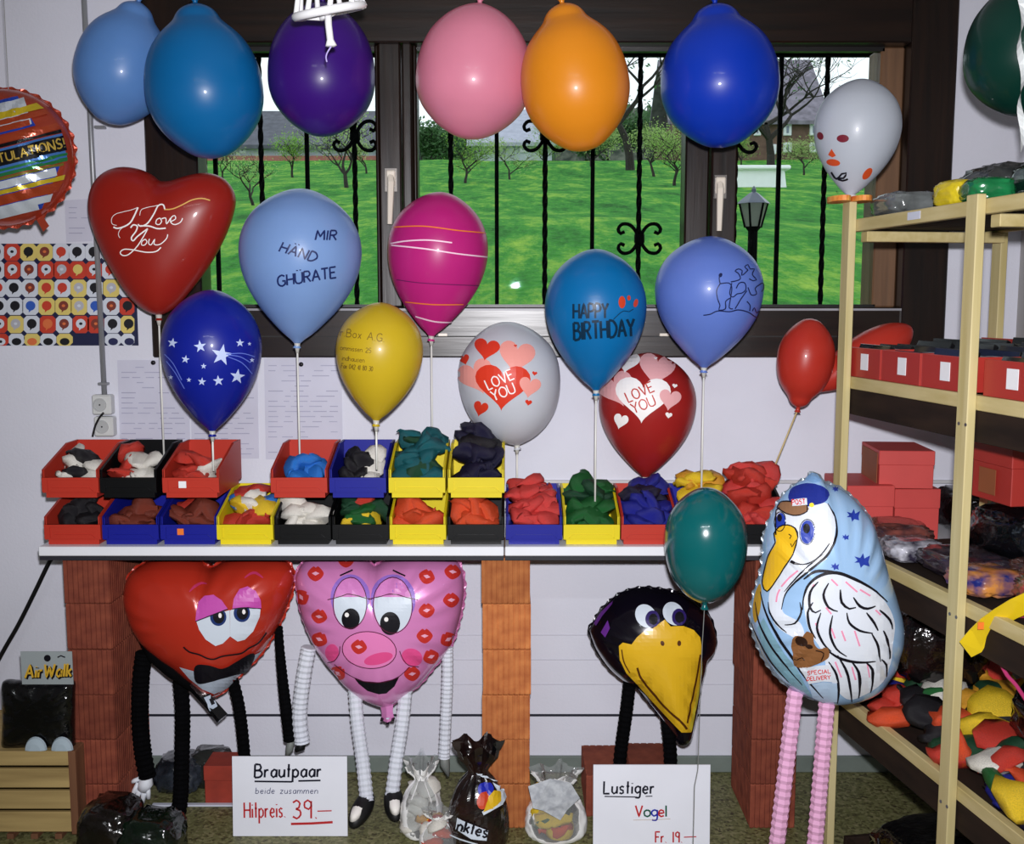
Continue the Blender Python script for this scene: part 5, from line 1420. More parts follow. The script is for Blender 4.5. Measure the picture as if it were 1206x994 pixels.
ctext('lettering', INK_BLK, 'Lustiger', 711, 934.5, 14.5, 2.2, 59, slant=.04)
cline(INK_BLK, z([(165, 360), (455, 366)]), 1.3); cline(INK_BLK, z([(530, 360), (590, 358)]), 1.1)
for ch, m_, x in (('V', INK_RED, 748.5), ('o', ink('markergreen', (18, 80, 60)), 758.5), ('g', ink('markerblue', (30, 44, 160)), 767), ('e', INK_RED, 775.5), ('l', ink('markergreen', (18, 80, 60)), 784)):
    ctext('lettering', m_, ch, x, 961.5, 13, 2.0, {'V': 8, 'o': 7.5, 'g': 7, 'e': 6.5, 'l': .8}[ch])
cline(ink('pencil', (190, 170, 150)), z([(420, 570), (590, 568), (750, 560)]), .6)
ctext('lettering', INK_RED, 'Fr. 19.', 772, 992, 12.5, 1.8, 31)
cline(INK_RED, z([(870, 722), (980, 718)]), 1.2)

# ================================================================== things on the back wall
# conduit, sockets, cable
M_PIPE = mat('grey_conduit', (150, 152, 156), rough=.35, metal=.3, var=.05)
yw = YW - .012
cp = thing('conduit_pipe', 'grey conduit pipe running down the wall to the socket', 'pipe', tuple(P(123, 466, yw)))
xp = P(122, 440, yw).x
part('pipe', MB().tube([Vector((xp - .012, yw, ZC)), Vector((xp, yw, P(123, 466, yw).z))], .0075, 12), M_PIPE, cp, smooth=True)
for py in (150, 452):
    c = P(121 if py > 300 else 117, py, yw)
    part('clip', MB().bbox((c.x - .012, yw - .009, c.z - .004), (c.x + .016, YW, c.z + .004), .002), M_PIPE, cp)
M_SOCK = mat('socket_plastic', (208, 210, 208), rough=.35, var=.03)
for (x, y, lb) in ((124.5, 475.5, 'pale wall socket box at the foot of the conduit, the upper one'), (127, 501, 'pale wall socket box just above the red bin, the lower one')):
    p = P(x, y, YW)
    s = thing('socket_box', lb, 'socket', (p.x, YW, p.z - .03), 'wall sockets')
    part('box', MB().bbox((p.x - .027, YW - .034, p.z - .028), (p.x + .027, YW, p.z + .028), .004), M_SOCK, s)
    part('socket_face', MB().rings([[Vector((p.x - .004 + r * math.cos(2 * math.pi * k / 20), yy, p.z + r * math.sin(2 * math.pi * k / 20))) for k in range(20)] for r, yy in ((.019, YW - .034), (.019, YW - .038), (.016, YW - .038), (.016, YW - .0345))]), mat('socket_ring', (180, 182, 182), rough=.35, var=.03), s)
    part('socket_hole', MB().box((p.x - .006, YW - .0352, p.z - .002), (p.x - .002, YW - .0338, p.z + .002)), INK_K, s)
q = cat_rom([(122, 486), (117, 492), (112, 502), (109, 514)], 2)
solo('socket_cable', MB().tube([P(p.x, p.y, YW - .045) for p in q], .003, 8), mat('black_cable', (10, 10, 12), rough=.4, var=.1), 'short black cable looping out of the upper wall socket', 'cable', smooth=True)
q = [(66, 652), (58, 662), (42, 695), (22, 735), (2, 770), (-30, 830), (-70, 895)]
solo('power_cable', MB().tube([P(p.x, p.y, 2.93) for p in cat_rom(q, 6)], .0062, 8), mat('black_cable', (10, 10, 12)), 'thick black power cable slanting down the wall left of the table', 'cable', smooth=True)

# poster of balloon designs
pd = YW - .002
z = crop(0, 280, 7.094)
ps = thing('balloon_poster', 'colourful poster of small round balloon designs on the left wall', 'poster', tuple(P(70, 407, pd)))
def flat(poly, lift): return [P(x, y, pd - lift) for x, y in poly]
def pfill(name, m, polys, lift, parent):
    mb = MB()
    for p in polys: mb.add(flat(p, lift), [tuple(range(len(p)))])
    return part(name, mb, m, parent, recalc=False)
sh_ = part('sheet', MB().box(tuple(P(-40, 407, pd)), tuple(P(158.5, 287, pd + .001))), mat('poster_navy', (28, 32, 66), rough=.4, var=.05), ps)
rows = [(50, 193, [(-35, 'w', 'k'), (100, 'r', 'w'), (237, 'y', 'k'), (372, 'y', 'b'), (510, 'w', 'r'), (643, 'w', 'k'), (780, 'w', 'k'), (915, 'w', 'r'), (1050, 'w', 'r')]),
        (197, 343, [(-30, 'w', 'k'), (103, 'r', 'w'), (242, 'w', 'b'), (385, 'r', 'w'), (515, 'r', 'g'), (650, 'r', 'y'), (785, 'r', 'w'), (920, 'w', 'r'), (1055, 'w', 'b')]),
        (350, 495, [(-20, 'w', 'r'), (115, 'w', 'k'), (250, 'w', 'b'), (387, 'y', 'r'), (520, 'w', 'r'), (657, 'y', 'g'), (790, 'w', 'k'), (930, 'y', 'g'), (1065, 'w', 'r')]),
        (502, 645, [(-10, 'w', 'k'), (125, 'w', 'k'), (255, 'w', 'u'), (390, 'y', 'r'), (530, 'y', 'b'), (660, 'y', 'g'), (795, 'w', 'u'), (930, 'w', 'b'), (1065, 'r', 'k')]),
        (652, 797, [(-5, 'r', 'w'), (130, 'y', 'g'), (265, 'w', 'k'), (398, 'r', 'o'), (535, 'w', 'b'), (675, 'r', 'w'), (800, 'r', 'b'), (940, 'w', 'k'), (1075, 'y', 'k')]),
        (802, 902, [(5, 'r', 'w'), (138, 'w', 'k'), (268, 'y', 'o'), (402, 'w', 'k'), (540, 'y', 'k'), (945, 'w', 'n'), (1080, 'w', 'n')])]
PCOL = {'w': (206, 212, 222), 'r': (194, 62, 44), 'y': (216, 196, 110), 'k': (24, 24, 30), 'b': (124, 56, 46), 'g': (178, 178, 186), 'u': (50, 90, 180), 'o': (214, 110, 60), 'n': (36, 40, 80)}
for (y0, y1, cells) in rows:
    for (cx, bg, fg) in cells:
        hw = 68; ch = 26; x0, x1 = cx - hw, min(cx + hw, 1123)
        if x0 < -270: continue
        cell = pfill('design_cell', mat('poster_' + bg, PCOL[bg], rough=.4, var=.03), [z([(x0 + ch, y0), (x1 - ch, y0), (x1, y0 + ch), (x1, y1 - ch), (x1 - ch, y1), (x0 + ch, y1), (x0, y1 - ch), (x0, y0 + ch)])], .0006, sh_)
        if cx + 45 > 1123: pass
        yc = y0 + 66
        ry = min(44, (y1 - yc) * .98)
        o = [(cx + 41 * math.cos(a), yc + ry * .92 * math.sin(a)) for a in [2 * math.pi * k / 16 for k in range(16)]]
        pfill('design', mat('poster_' + fg, PCOL[fg], rough=.4, var=.03), [z(o)], .0010, cell)
        if y1 - y0 > 120: pfill('design_tail', mat('poster_' + fg, PCOL[fg]), [z([(cx - 14, yc + 38), (cx + 4, yc + 40), (cx - 16, yc + 58)])], .0011, cell)
        if fg in 'wgb':
            pfill('design_mark', mat('poster_' + ('k' if fg == 'w' else 'o' if fg == 'b' else 'w'), PCOL['k' if fg == 'w' else 'o' if fg == 'b' else 'w']), [z([(cx + 15 * math.cos(a), yc + 12 * math.sin(a)) for a in [2 * math.pi * k / 9 for k in range(9)]])], .0014, cell)

# printed sheets pinned under the window
def sheet(label, quad, rowsy, seed):
    m = MB(); d0 = YW - .003
    q = [P(x, y, d0) for x, y in quad]
    m.add([p for p in q] + [p + Vector((0, .0008, 0)) for p in q], [(0, 1, 2, 3), (7, 6, 5, 4), (0, 4, 5, 1), (1, 5, 6, 2), (2, 6, 7, 3), (3, 7, 4, 0)])
    t = thing('wall_sheet', label, 'paper', tuple(q[3]), 'printed sheets pinned to the wall')
    s = part('paper', m, mat('thin_paper', (204, 204, 220), rough=.4, coat=.3, var=.03, vscale=12), t)
    rr = random.Random(seed); mb = MB()
    (xa, ya), (xb, yb), (xc, yc), (xd, yd) = quad
    for y in range(int(ya) + 8, int(yc) - 4, 6):
        x = xa + 5
        while x < xb - 12:
            L = rr.uniform(6, 22)
            if rr.random() < .75:
                a = [P(x, y, d0 - .0005), P(min(x + L, xb - 4), y, d0 - .0005), P(min(x + L, xb - 4), y + 1.2, d0 - .0005), P(x, y + 1.2, d0 - .0005)]
                mb.add(a, [(0, 1, 2, 3)])
            x += L + rr.uniform(3, 10)
    part('print', mb, mat('faint_print', (172, 172, 194), rough=.5, var=.1), s, kind='stuff', recalc=False)
    return t
def pin(t, x, y):
    c = P(x, y, YW - .004)
    part('pin', MB().tube([c, c - Vector((0, .006, 0)), c - Vector((0, .008, 0))], [.006, .0065, .003], 10), INK_K, t, smooth=True)
t = sheet('pale printed sheet pinned behind the blue star balloon', [(138, 424), (222, 424), (224, 540), (142, 540)], 10, 1); pin(t, 181, 427)
t = sheet('pale printed sheet pinned between the star and light blue balloons', [(224, 424), (303, 423), (305, 540), (226, 540)], 10, 2)
t = sheet('pale printed sheet pinned behind the stick of the light blue balloon', [(311, 422), (402, 421), (404, 540), (313, 541)], 10, 3); pin(t, 355, 429)
t = sheet('faint notice on the wall between foil balloon and red heart', [(76, 236), (108, 234), (109, 284), (78, 285)], 6, 4)

# ================================================================== white openwork basket hanging at the top
bd2 = 2.2
bk_ = thing('hanging_basket', 'white openwork plastic basket ring hanging in front of the purple balloon', 'basket', tuple(P(390, 70, bd2)))
M_WPL = mat('white_plastic', (240, 240, 242), rough=.35, var=.02)
def bring(yc, slope, rx, dep, n=36): return [P(388 + rx * math.cos(2 * math.pi * k / n), yc + slope * math.cos(2 * math.pi * k / n), bd2) + Vector((0, dep * math.sin(2 * math.pi * k / n), .25 * dep * math.sin(2 * math.pi * k / n))) for k in range(n)]
r0 = bring(13, -7.5, 39, .068); r1 = bring(-40, -4, 30, .052); r2 = bring(17, -5, 9, .02)
for rg, th in ((r0, .0085), (r1, .006), (r2, .005)):
    part('ring', MB().tube(rg + rg[:2], th, 8), M_WPL, bk_, smooth=True)
for k in range(0, 36, 4):
    part('rib', MB().tube([r0[k], r0[k].lerp(r1[(k + 1) % 36], .5) + (r0[k] - P(388, 10, bd2)) * .06, r1[(k + 1) % 36]], [.006, .005, .005], 6), M_WPL, bk_, smooth=True)
for k in range(0, 36, 9):
    part('spoke', MB().tube([r2[k], r0[k]], .0045, 6), M_WPL, bk_, smooth=True)
part('stem', MB().tube([P(386, 12, bd2 - .02), P(387, 30, bd2 - .02), P(389, 47, bd2 - .02), P(390, 54, bd2 - .02), P(390, 55, bd2 - .02)], [.0075, .0068, .007, .0115, .006], 12), M_WPL, bk_, smooth=True)
part('thread', MB().tube([P(p.x, p.y, bd2 - .02) for p in cat_rom([(390, 55), (386, 61), (384, 67), (385, 73)], 2)], .0016, 6), mat('lilac_thread', (176, 160, 220), rough=.6, var=.05), bk_, smooth=True)
hp = P(388, -42, bd2)
for s in (-1, 1):
    part('hanging_cord', MB().tube([r1[0] if s > 0 else r1[18], Vector((hp.x, bd2, ZC))], .0012, 5), M_WPL, bk_)

# ================================================================== wooden crate with a packet on it, at the left
cdp = 2.60
M_CRATE = wood_mat('pale_crate_wood', (150, 126, 78), (186, 160, 104), rough=.7, axis=0)
M_CRATE2 = wood_mat('brown_crate_end', (104, 66, 44), (128, 86, 58), rough=.7, axis=2)
x1 = P(82, 930, cdp).x; x0 = x1 - .42
ct = thing('wooden_crate', 'pale wooden slatted crate on the floor beside the left pillar', 'crate', ((x0 + x1) / 2, cdp + .12, 0))
ztop = P(40, 885, cdp).z
for (ya, yb) in ((885, 902), (905.5, 928), (931.5, 953), (956.5, 980)):
    part('slat', MB().bbox((x0, cdp, P(40, yb, cdp).z), (x1, cdp + .012, P(40, ya, cdp).z), .002), M_CRATE, ct)
    part('slat', MB().bbox((x0, cdp + .268, P(40, yb, cdp).z), (x1, cdp + .28, P(40, ya, cdp).z), .002), M_CRATE, ct)
for xe in (x1 - .001, x0 - .018):
    part('end_panel', MB().bbox((xe, cdp + .0, .012), (xe + .019, cdp + .28, ztop), .002), M_CRATE2, ct)
part('crate_floor', MB().box((x0, cdp + .012, .015), (x1, cdp + .268, .025)), M_CRATE, ct)
for k in range(4):
    xx = x1 - .035 - k * .062
    part('foot_block', MB().bbox((xx - .009, cdp - .001, 0), (xx + .009, cdp + .28, .014), .001), M_CRATE2, ct)
part('inner_lid', MB().box((x0, cdp + .012, ztop - .012), (x1 - .001, cdp + .268, ztop - .002)), M_CRATE, ct)
pk = thing('balloon_packet', 'black packet with yellow lettered header card standing on the crate', 'packet', tuple(P(44, 880, cdp + .04)))
def bag(center, size, seed, rough_=.18, freq=5, sub=4, flat_bottom=True, kind='pillow'):
    """crumpled film bag. pillow: a filled flat packet; sack: standing bag gathered to a frilled neck"""
    m = MB(); c = Vector(center); s = Vector(size)
    so_ = Vector((seed * 3.1, seed * 1.7, seed * .9))
    def crease(p):
        q = p * freq * .55 + so_
        r = 0; am = 1.0
        for o in range(4):
            r += am * (1 - 2.2 * abs(noise.noise(q))); q = q * 2.1 + Vector((5.2, 1.3, 2.7)); am *= .52
        return r * .5
    if kind == 'sack':
        prof = [(0, .0), (.0, .75), (.03, .92), (.12, 1.0), (.28, 1.0), (.42, .93), (.54, .78), (.63, .58), (.69, .40), (.735, .30), (.79, .36), (.86, .52), (.93, .66), (1.0, .74)]
        n = 56; rings = []
        for q in cat_rom(prof, .03):
            ring = []
            for k in range(n):
                a = 2 * math.pi * k / n
                p = Vector((math.cos(a), math.sin(a), q.x * 2 - 1))
                w_ = max(0, q.x - .45) / .55
                r = max(.02, q.y) * (1 + rough_ * crease(p) + .22 * w_ * math.sin(a * 9 + seed) + .12 * w_ * math.sin(a * 17 + seed * 2))
                ring.append(c + Vector((r * math.cos(a) * s.x / 2, r * math.sin(a) * s.y / 2, (max(0, q.x) - .5) * s.z + (.05 * s.z * math.sin(a * 5 + seed) if q.x > .9 else 0))))
            rings.append(ring)
        m.rings(rings, True, True, False)
        return m
    bm = bmesh.new(); bmesh.ops.create_icosphere(bm, subdivisions=sub, radius=1)
    for v in bm.verts:
        p = v.co.copy()
        r = 1 + rough_ * crease(p)
        q = Vector((math.copysign(abs(p.x) ** .55, p.x), math.copysign(abs(p.y) ** .55, p.y), math.copysign(abs(p.z) ** .75, p.z))) * r * .93
        q = Vector((q.x * s.x / 2, q.y * s.y / 2, q.z * s.z / 2))
        if flat_bottom: q.z = max(q.z, -s.z / 2 * .92)
        v.co = c + q
    bm.verts.index_update()
    m.add([v.co.copy() for v in bm.verts], [tuple(v.index for v in f_.verts) for f_ in bm.faces]); bm.free()
    return m
M_BAGK = mat('black_film', (7, 7, 10), rough=.12, coat=.5, var=.3, vscale=14, bump=.5, bscale=45)
pa, pb = P(3, 884, cdp + .08), P(88, 801, cdp + .08)
part('packet_body', inflated([(4, 802), (20, 801), (45, 802), (70, 801), (87, 802), (88, 820), (88, 845), (88, 870), (87, 880), (65, 880.5), (45, 880), (20, 880.5), (4, 880), (3, 865), (4, 845), (3, 820)], (46, 841), cdp + .04, .03, 5, wr=1.2, wk=13), mat('black_packet_film', (7, 7, 10), rough=.14, coat=.5, var=.3, vscale=14, bump=.6, bscale=40), pk, smooth=True)
hm = MB().box(tuple(P(26, 806, cdp + .006)), tuple(P(85, 767, cdp + .008)))
hc = part('header_card', hm, mat('grey_header_card', (150, 158, 160), rough=.4, var=.05), pk)
sk = Skin(hm, cdp + .006)
dec(hc, 'lettering_shadow', INK_K, lambda mb: text(mb, sk, 'AirWalk', 31, 799.5, 15, 4.2, width=54, slant=.15, lift=.0003, rot=-2))
dec(hc, 'lettering', ink('headeryellow', (206, 164, 50)), lambda mb: text(mb, sk, 'AirWalk', 30, 798, 15, 2.4, width=54, slant=.15, lift=.0012, rot=-2))
dec(hc, 'header_picture', INK_K, lambda mb: [fill(mb, sk, ell(56, 775, 4, 4), .0005), stroke(mb, sk, [(68, 774), (72, 772), (77, 774)], 1.5, .0005)])
for x in (41, 72):
    c = P(x, 876, cdp); c.z = ztop + .001; m = MB()
    m.rings([[Vector((c.x + .028 * s * math.cos(a) * 1.0, cdp + .006 + dy, c.z + .001 + .035 * s * math.sin(a))) for a in [math.pi * k / 12 for k in range(13)]] for s, dy in ((1, 0), (.92, -.006), (.5, -.009))], True)
    part('shoe_toe', m, mat('packet_shoe', (170, 186, 196), rough=.4, var=.05), pk)

# ================================================================== wooden rack on the right
ROT = math.radians(9.0)
RO = Vector((.766, 2.50, 0)); UD = Vector((math.sin(ROT), -math.cos(ROT), 0)); VD = Vector((math.cos(ROT), math.sin(ROT), 0))
RW, RL = .40, .82
def RK(u, v, zz_): return RO + UD * u + VD * v + Vector((0, 0, zz_))
def rbox(m, u0, u1, v0, v1, z0, z1, c=.0015):
    k = MB().bbox((u0, v0, z0), (u1, v1, z1), c)
    m.add([RK(p.x, p.y, p.z) for p in k.v], k.f)
    return m
M_PINE = wood_mat('pine_post', (182, 166, 112), (204, 190, 142), rough=.55, axis=2)
M_PINEH = wood_mat('pine_rail', (182, 164, 108), (204, 188, 138), rough=.55, axis=1)
M_DECK = wood_mat('dark_deck_board', (30, 21, 17), (46, 33, 25), rough=.8, axis=1, spec=.2)
rk = thing('wooden_rack', 'open pine shelving rack standing along the right wall', 'rack', tuple(RK(RL / 2, RW / 2, 0)))
PU, PV = .036, .018
ZT = 1.575
for u in (0, .50, RL - PU):
    for v in (0, RW - PV):
        po = part('post', rbox(MB(), u, u + PU, v, v + PV, 0, FACEZ if (u, v) == (0, 0) else ZT, .0015), M_PINE, rk)
LV = (ZT - .008, 1.205, .808, .44)
for zl in LV:
    part('side_rail', rbox(MB(), -.01, RL, PV + .0005, PV + .0195, zl - .028, zl), M_PINEH, rk)
    part('side_rail', rbox(MB(), -.01, RL, RW - PV - .0195, RW - PV - .0005, zl - .028, zl), M_PINEH, rk)
    if zl < 1.5: part('apron_board', rbox(MB(), .0, RL - .01, PV + .003, PV + .018, zl - .088, zl - .0285), M_DECK, rk)
    for k in range(4):
        a = PV + .021 + k * (RW - 2 * PV - .042) / 4
        part('shelf_board', rbox(MB(), -.005, RL - .005, a + .0008, a + (RW - 2 * PV - .042) / 4 - .0008, zl - .024, zl - .006), M_DECK, rk)
    for u in (.02, .52):
        part('cross_rail', rbox(MB(), u, u + .03, PV + .0200, RW - PV - .0005, zl - .052, zl - .0285), M_PINEH, rk)
for u, zz_ in ((.50, .40), (.50, .78), (.50, 1.15)):
    for du in (.012, .034):
        c = RK(u + du, -.0005, zz_)
        part('screw', MB().tube([c, c - VD * .0012], .0035, 8), mat('screw_steel', (120, 120, 124), rough=.35, metal=.8, var=.1), rk)

# ---- shelf with red trays
G3 = 'red trays on the second shelf'
M_TRAY = mat('red_tray_card', (168, 46, 38), rough=.45, var=.06)
M_SLIP = mat('pale_slip', (206, 210, 226), rough=.5, var=.03)
zt_ = LV[1] + .0005
for i, (u0, lb) in enumerate(((.0, 'red tray of black packets at the back of the second shelf'), (.165, 'red tray of black packets second from the back wall'), (.33, 'red tray of black packets beside the front rack post'), (.545, 'red tray of black packets right of the front rack post'))):
    u1 = u0 + .158; h = .068; v0, v1 = .024, .37
    t = thing('product_tray', lb, 'tray', tuple(RK((u0 + u1) / 2, .2, zt_)), G3)
    part('tray_side', rbox(MB(), u0, u1, v0, v0 + .004, zt_, zt_ + h, .001), M_TRAY, t)
    part('tray_side', rbox(MB(), u0, u1, v1 - .004, v1, zt_, zt_ + h + .02, .001), M_TRAY, t)
    part('tray_end', rbox(MB(), u0, u0 + .004, v0 + .004, v1 - .004, zt_, zt_ + h, .001), M_TRAY, t)
    part('tray_end', rbox(MB(), u1 - .004, u1, v0 + .004, v1 - .004, zt_, zt_ + h, .001), M_TRAY, t)
    part('tray_bottom', rbox(MB(), u0 + .004, u1 - .004, v0 + .004, v1 - .004, zt_, zt_ + .004, .001), M_TRAY, t)
    uc = u0 + .07
    part('label', rbox(MB(), uc, uc + .034, v0 - .0012, v0 - .0002, zt_ + .018, zt_ + .055, .0002), mat('white_sticker', (236, 236, 240)), t, label='white square label')
    rr = random.Random(20 + i)
    for k in range(7):
        m = MB(); vv = v0 + .012 + k * .047; hh = .06 + .02 * k / 6 + rr.uniform(0, .012)
        kk = MB().bbox((u0 + .008, -.006, 0), (u1 - .008, .006, hh), .001)
        tilt = .5 + rr.uniform(-.12, .12)
        for p in kk.v:
            m.v.append(RK(p.x, vv + p.y * math.cos(tilt) + p.z * math.sin(tilt) * .6, zt_ + .012 + p.z * math.cos(tilt) - p.y * math.sin(tilt)))
        m.f = kk.f
        solo('flat_packet', m, mat('black_packet', (11, 11, 14), rough=.25, coat=.3, var=.2, vscale=20), 'flat black packet filed upright in the ' + lb.split(' of ')[0] + ' ' + lb.split('packets ')[1], 'packet', 'black packets in the red trays')
    for k in range(2):
        part('slip', rbox(MB(), u0 + .02 + .06 * k, u0 + .06 + .06 * k, v0 + .005, v0 + .075 + .03 * k, zt_ + h - .006 + .003 * k, zt_ + h - .0052 + .003 * k, .0002), M_SLIP, t, label='pale paper slip')

# ---- top shelf bags
def bag_at(name, label, cat, u, v, zb_, size, seed, m, group=None, rough_=.2, freq=5):
    c = RK(u, v, zb_ + size[2] * .46 + .001)
    k = bag((0, 0, 0), size, seed, rough_, freq)
    R = Matrix.Rotation(ROT + (seed % 5 - 2) * .12, 3, 'Z')
    for p in k.v: p.xyz = R @ p + c
    return solo(name, k, m, label, cat, group, smooth=True)
G4 = 'bags on the top shelf'
M_CL = clear_mat('clear_film', (224, 228, 230), .10, .08)
zt_ = LV[0]
bag_at('plastic_bag', 'crumpled clear grey bag at the back left of the top shelf', 'bag', .10, .10, zt_, (.12, .16, .055), 1, mat('grey_film', (96, 100, 100), rough=.2, coat=.4, var=.35, vscale=18), G4)
bag_at('plastic_bag', 'dark grey peaked bag behind the yellow bag on the top shelf', 'bag', .26, .24, zt_, (.16, .18, .10), 2, mat('dark_grey_film', (52, 54, 54), rough=.2, coat=.4, var=.4, vscale=14), G4)
bag_at('plastic_bag', 'yellow bag of balloons on the front of the top shelf', 'bag', .345, .075, zt_, (.065, .09, .055), 3, mat('yellow_film', (206, 184, 36), rough=.25, coat=.3, var=.2, vscale=30), G4)
bag_at('plastic_bag', 'green bag of balloons beside the front rack post on the top shelf', 'bag', .43, .085, zt_, (.085, .10, .05), 5, mat('green_film', (26, 110, 62), rough=.22, coat=.4, var=.3, vscale=24), G4)
bag_at('plastic_bag', 'dark green glossy bag behind the front post on the top shelf', 'bag', .47, .22, zt_, (.16, .16, .085), 6, mat('dark_green_film', (20, 50, 40), rough=.18, coat=.5, var=.5, vscale=20), G4)
bag_at('plastic_bag', 'dull pink bag at the right of the top shelf', 'bag', .60, .13, zt_, (.10, .12, .09), 7, mat('pink_film', (150, 60, 84), rough=.3, coat=.3, var=.2, vscale=20), G4)
solo('price_ticket', rbox(MB(), .26, .31, PV - .0006, PV + .0002, zt_ - .02, zt_ - .004, .0001), M_SLIP, 'small pale ticket stuck on the top shelf rail', 'ticket')
bag_at('dark_bundle', 'dark limp bundle lying at the right end of the top shelf', 'bundle', .72, .16, zt_, (.14, .20, .13), 9, mat('dark_bundle_cloth', (22, 18, 20), rough=.8, var=.3, vscale=10), None, .15)
pr0 = RK(.60, -.006, 0)
rb_ = MB(); pts = [Vector((P(1203, y, 2.0).x + .004 * math.sin(y * .09), 2.0, P(1203, y, 2.0).z)) for y in range(-60, 184, 8)]
pts[0].z = ZC
for i, p in enumerate(pts):
    a = i * .35
    rb_.v += [p + Vector((.006 * math.cos(a), .006 * math.sin(a), 0)), p - Vector((.006 * math.cos(a), .006 * math.sin(a), 0))]
rb_.f = [(2 * i, 2 * i + 1, 2 * i + 3, 2 * i + 2) for i in range(len(pts) - 1)]
solo('curling_ribbon', rb_, mat('white_ribbon', (220, 224, 224), rough=.35, var=.03), 'white curled ribbon hanging from the ceiling at the right edge', 'ribbon')

# ---- pink boxes on the table behind the rack
M_PBOX = mat('red_card_box', (200, 72, 68), rough=.55, var=.05)
M_PBOXD = mat('brown_card_inside', (150, 84, 48), rough=.7, var=.1)
def cbox(label, px0, px1, ytop, d, zb_, dep, rz, m=M_PBOX, open_side=False, group='red cardboard boxes'):
    w_ = P(px1, 600, d).x - P(px0, 600, d).x; h = P(603, ytop, d).z - zb_
    c = P((px0 + px1) / 2, 600, d)
    t = thing('cardboard_box', label, 'box', (c.x, d + dep / 2, zb_), group)
    def bx_(a, b, c_=.001):
        k = MB().bbox(a, b, c_); R = Matrix.Rotation(rz, 3, 'Z'); o = MB(); o.f = k.f
        o.v = [R @ p + Vector((c.x, d + dep / 2, zb_)) for p in k.v]; return o
    part('box_body', bx_((-w_ / 2, -dep / 2, .0005), (w_ / 2, dep / 2, h * .86)), m, t)
    part('box_lid', bx_((-w_ / 2 - .002, -dep / 2 - .002, h * .62), (w_ / 2 + .002, dep / 2 + .002, h), .0015), m, t)
    if open_side: part('box_flap', bx_((-w_ / 2 - .004, -dep / 2 + .01, h * .1), (-w_ / 2 - .0022, dep / 2 - .01, h * .92)), M_PBOXD, t, label='brown cardboard side')
    return t
cbox('flat red cardboard box on the table behind the stork', 998, 1052, 572, 2.68, TZ + .0005, .20, 0)
cbox('red cardboard box on the table, lowest of the two stacked', 1054, 1106, 576, 2.70, TZ + .0005, .20, .0)
cbox('red cardboard box with a brown side, on top of the two boxes', 1038, 1100, 531, 2.70, P(603, 576, 2.70).z + .001, .18, -.08, open_side=True)
zs3 = LV[2]
def bag_tbl(label, px, py_top, d, w_, dep, seed, m):
    c = P(px, 600, d); h = P(603, py_top, d).z - TZ
    return solo('plastic_bag', bag((c.x, d, TZ + h * .46 + .001), (w_, dep, h), seed, .2, 6), m, label, 'bag', 'bags on the table and rack', smooth=True)
bag_tbl('glossy black bag on the table right of the red boxes', 1140, 572, 2.82, .14, .2, 11, M_BAGK)

# ---- rack shelf at table height
def rb_at(name, label, cat, u0, u1, v0, v1, z0, z1, m, group=None):
    return solo(name, rbox(MB(), u0, u1, v0, v1, z0, z1), m, label, cat, group)
bag_at('plastic_bag', 'glossy black bag under the big red box on the rack', 'bag', .30, .30, zs3, (.17, .22, .14), 13, M_BAGK, 'bags on the table and rack')
t = thing('cardboard_box', 'big red cardboard box behind the front rack post', 'box', tuple(RK(.29, .31, zs3 + .15)), 'red cardboard boxes')
part('box_body', rbox(MB(), .22, .36, .22, .385, zs3 + .145, zs3 + .27), mat('dark_red_card_box', (170, 48, 40), rough=.55, var=.08), t)
part('box_lid', rbox(MB(), .217, .363, .217, .388, zs3 + .225, zs3 + .285), mat('dark_red_card_box', (170, 48, 40)), t)
part('label', rbox(MB(), .25, .31, .2158, .2168, zs3 + .16, zs3 + .215, .0002), M_PBOXD, t, label='brown label patch')
rr = random.Random(41)
specs = [('clear bag of brown and red balloons at the back of the lower rack shelf', .07, .12, (.15, .16, .06), (128, 70, 60), (60, 40, 44)), ('packet of black and white balloons near the rack rail', .19, .10, (.12, .12, .045), (40, 36, 52), (190, 190, 200)),
         ('dark packet lying behind the front rack post', .33, .14, (.14, .18, .05), (22, 20, 28), (60, 50, 60)), ('orange and blue packet right of the front rack post', .47, .10, (.12, .12, .05), (196, 130, 60), (30, 40, 110)),
         ('dark packet with coloured dots right of the front rack post', .46, .27, (.15, .16, .055), (16, 16, 24), (90, 60, 50)), ('red and green packet on the rack near the yellow streamer', .60, .16, (.12, .16, .055), (200, 60, 60), (40, 110, 60)), ('black glossy packet at the right end of the lower rack shelf', .71, .24, (.14, .2, .07), (12, 12, 16), (50, 44, 60))]
for i, (lb, u, v, sz, c1, c2) in enumerate(specs):
    bag_at('balloon_bag', lb, 'bag', u, v, zs3, sz, 50 + i, mat('mixed_film_%d' % i, c1, rough=.2, coat=.5, rgb2=c2, vscale=26, bump=.2, bscale=30), 'bags on the table and rack', .28, 6)
m = MB(); k = MB().bbox((-.06, -.05, 0), (.06, .05, .002), .0005)
R = Matrix.Rotation(-.35, 3, 'X') @ Matrix.Rotation(.4, 3, 'Z')
m.f = k.f; m.v = [R @ p + RK(.50, .30, zs3 + .115) for p in k.v]
solo('blue_card', m, mat('blue_star_card', (44, 76, 130), rough=.4, rgb2=(60, 100, 160), vscale=40), 'blue printed card leaning on the packets of the rack', 'card')

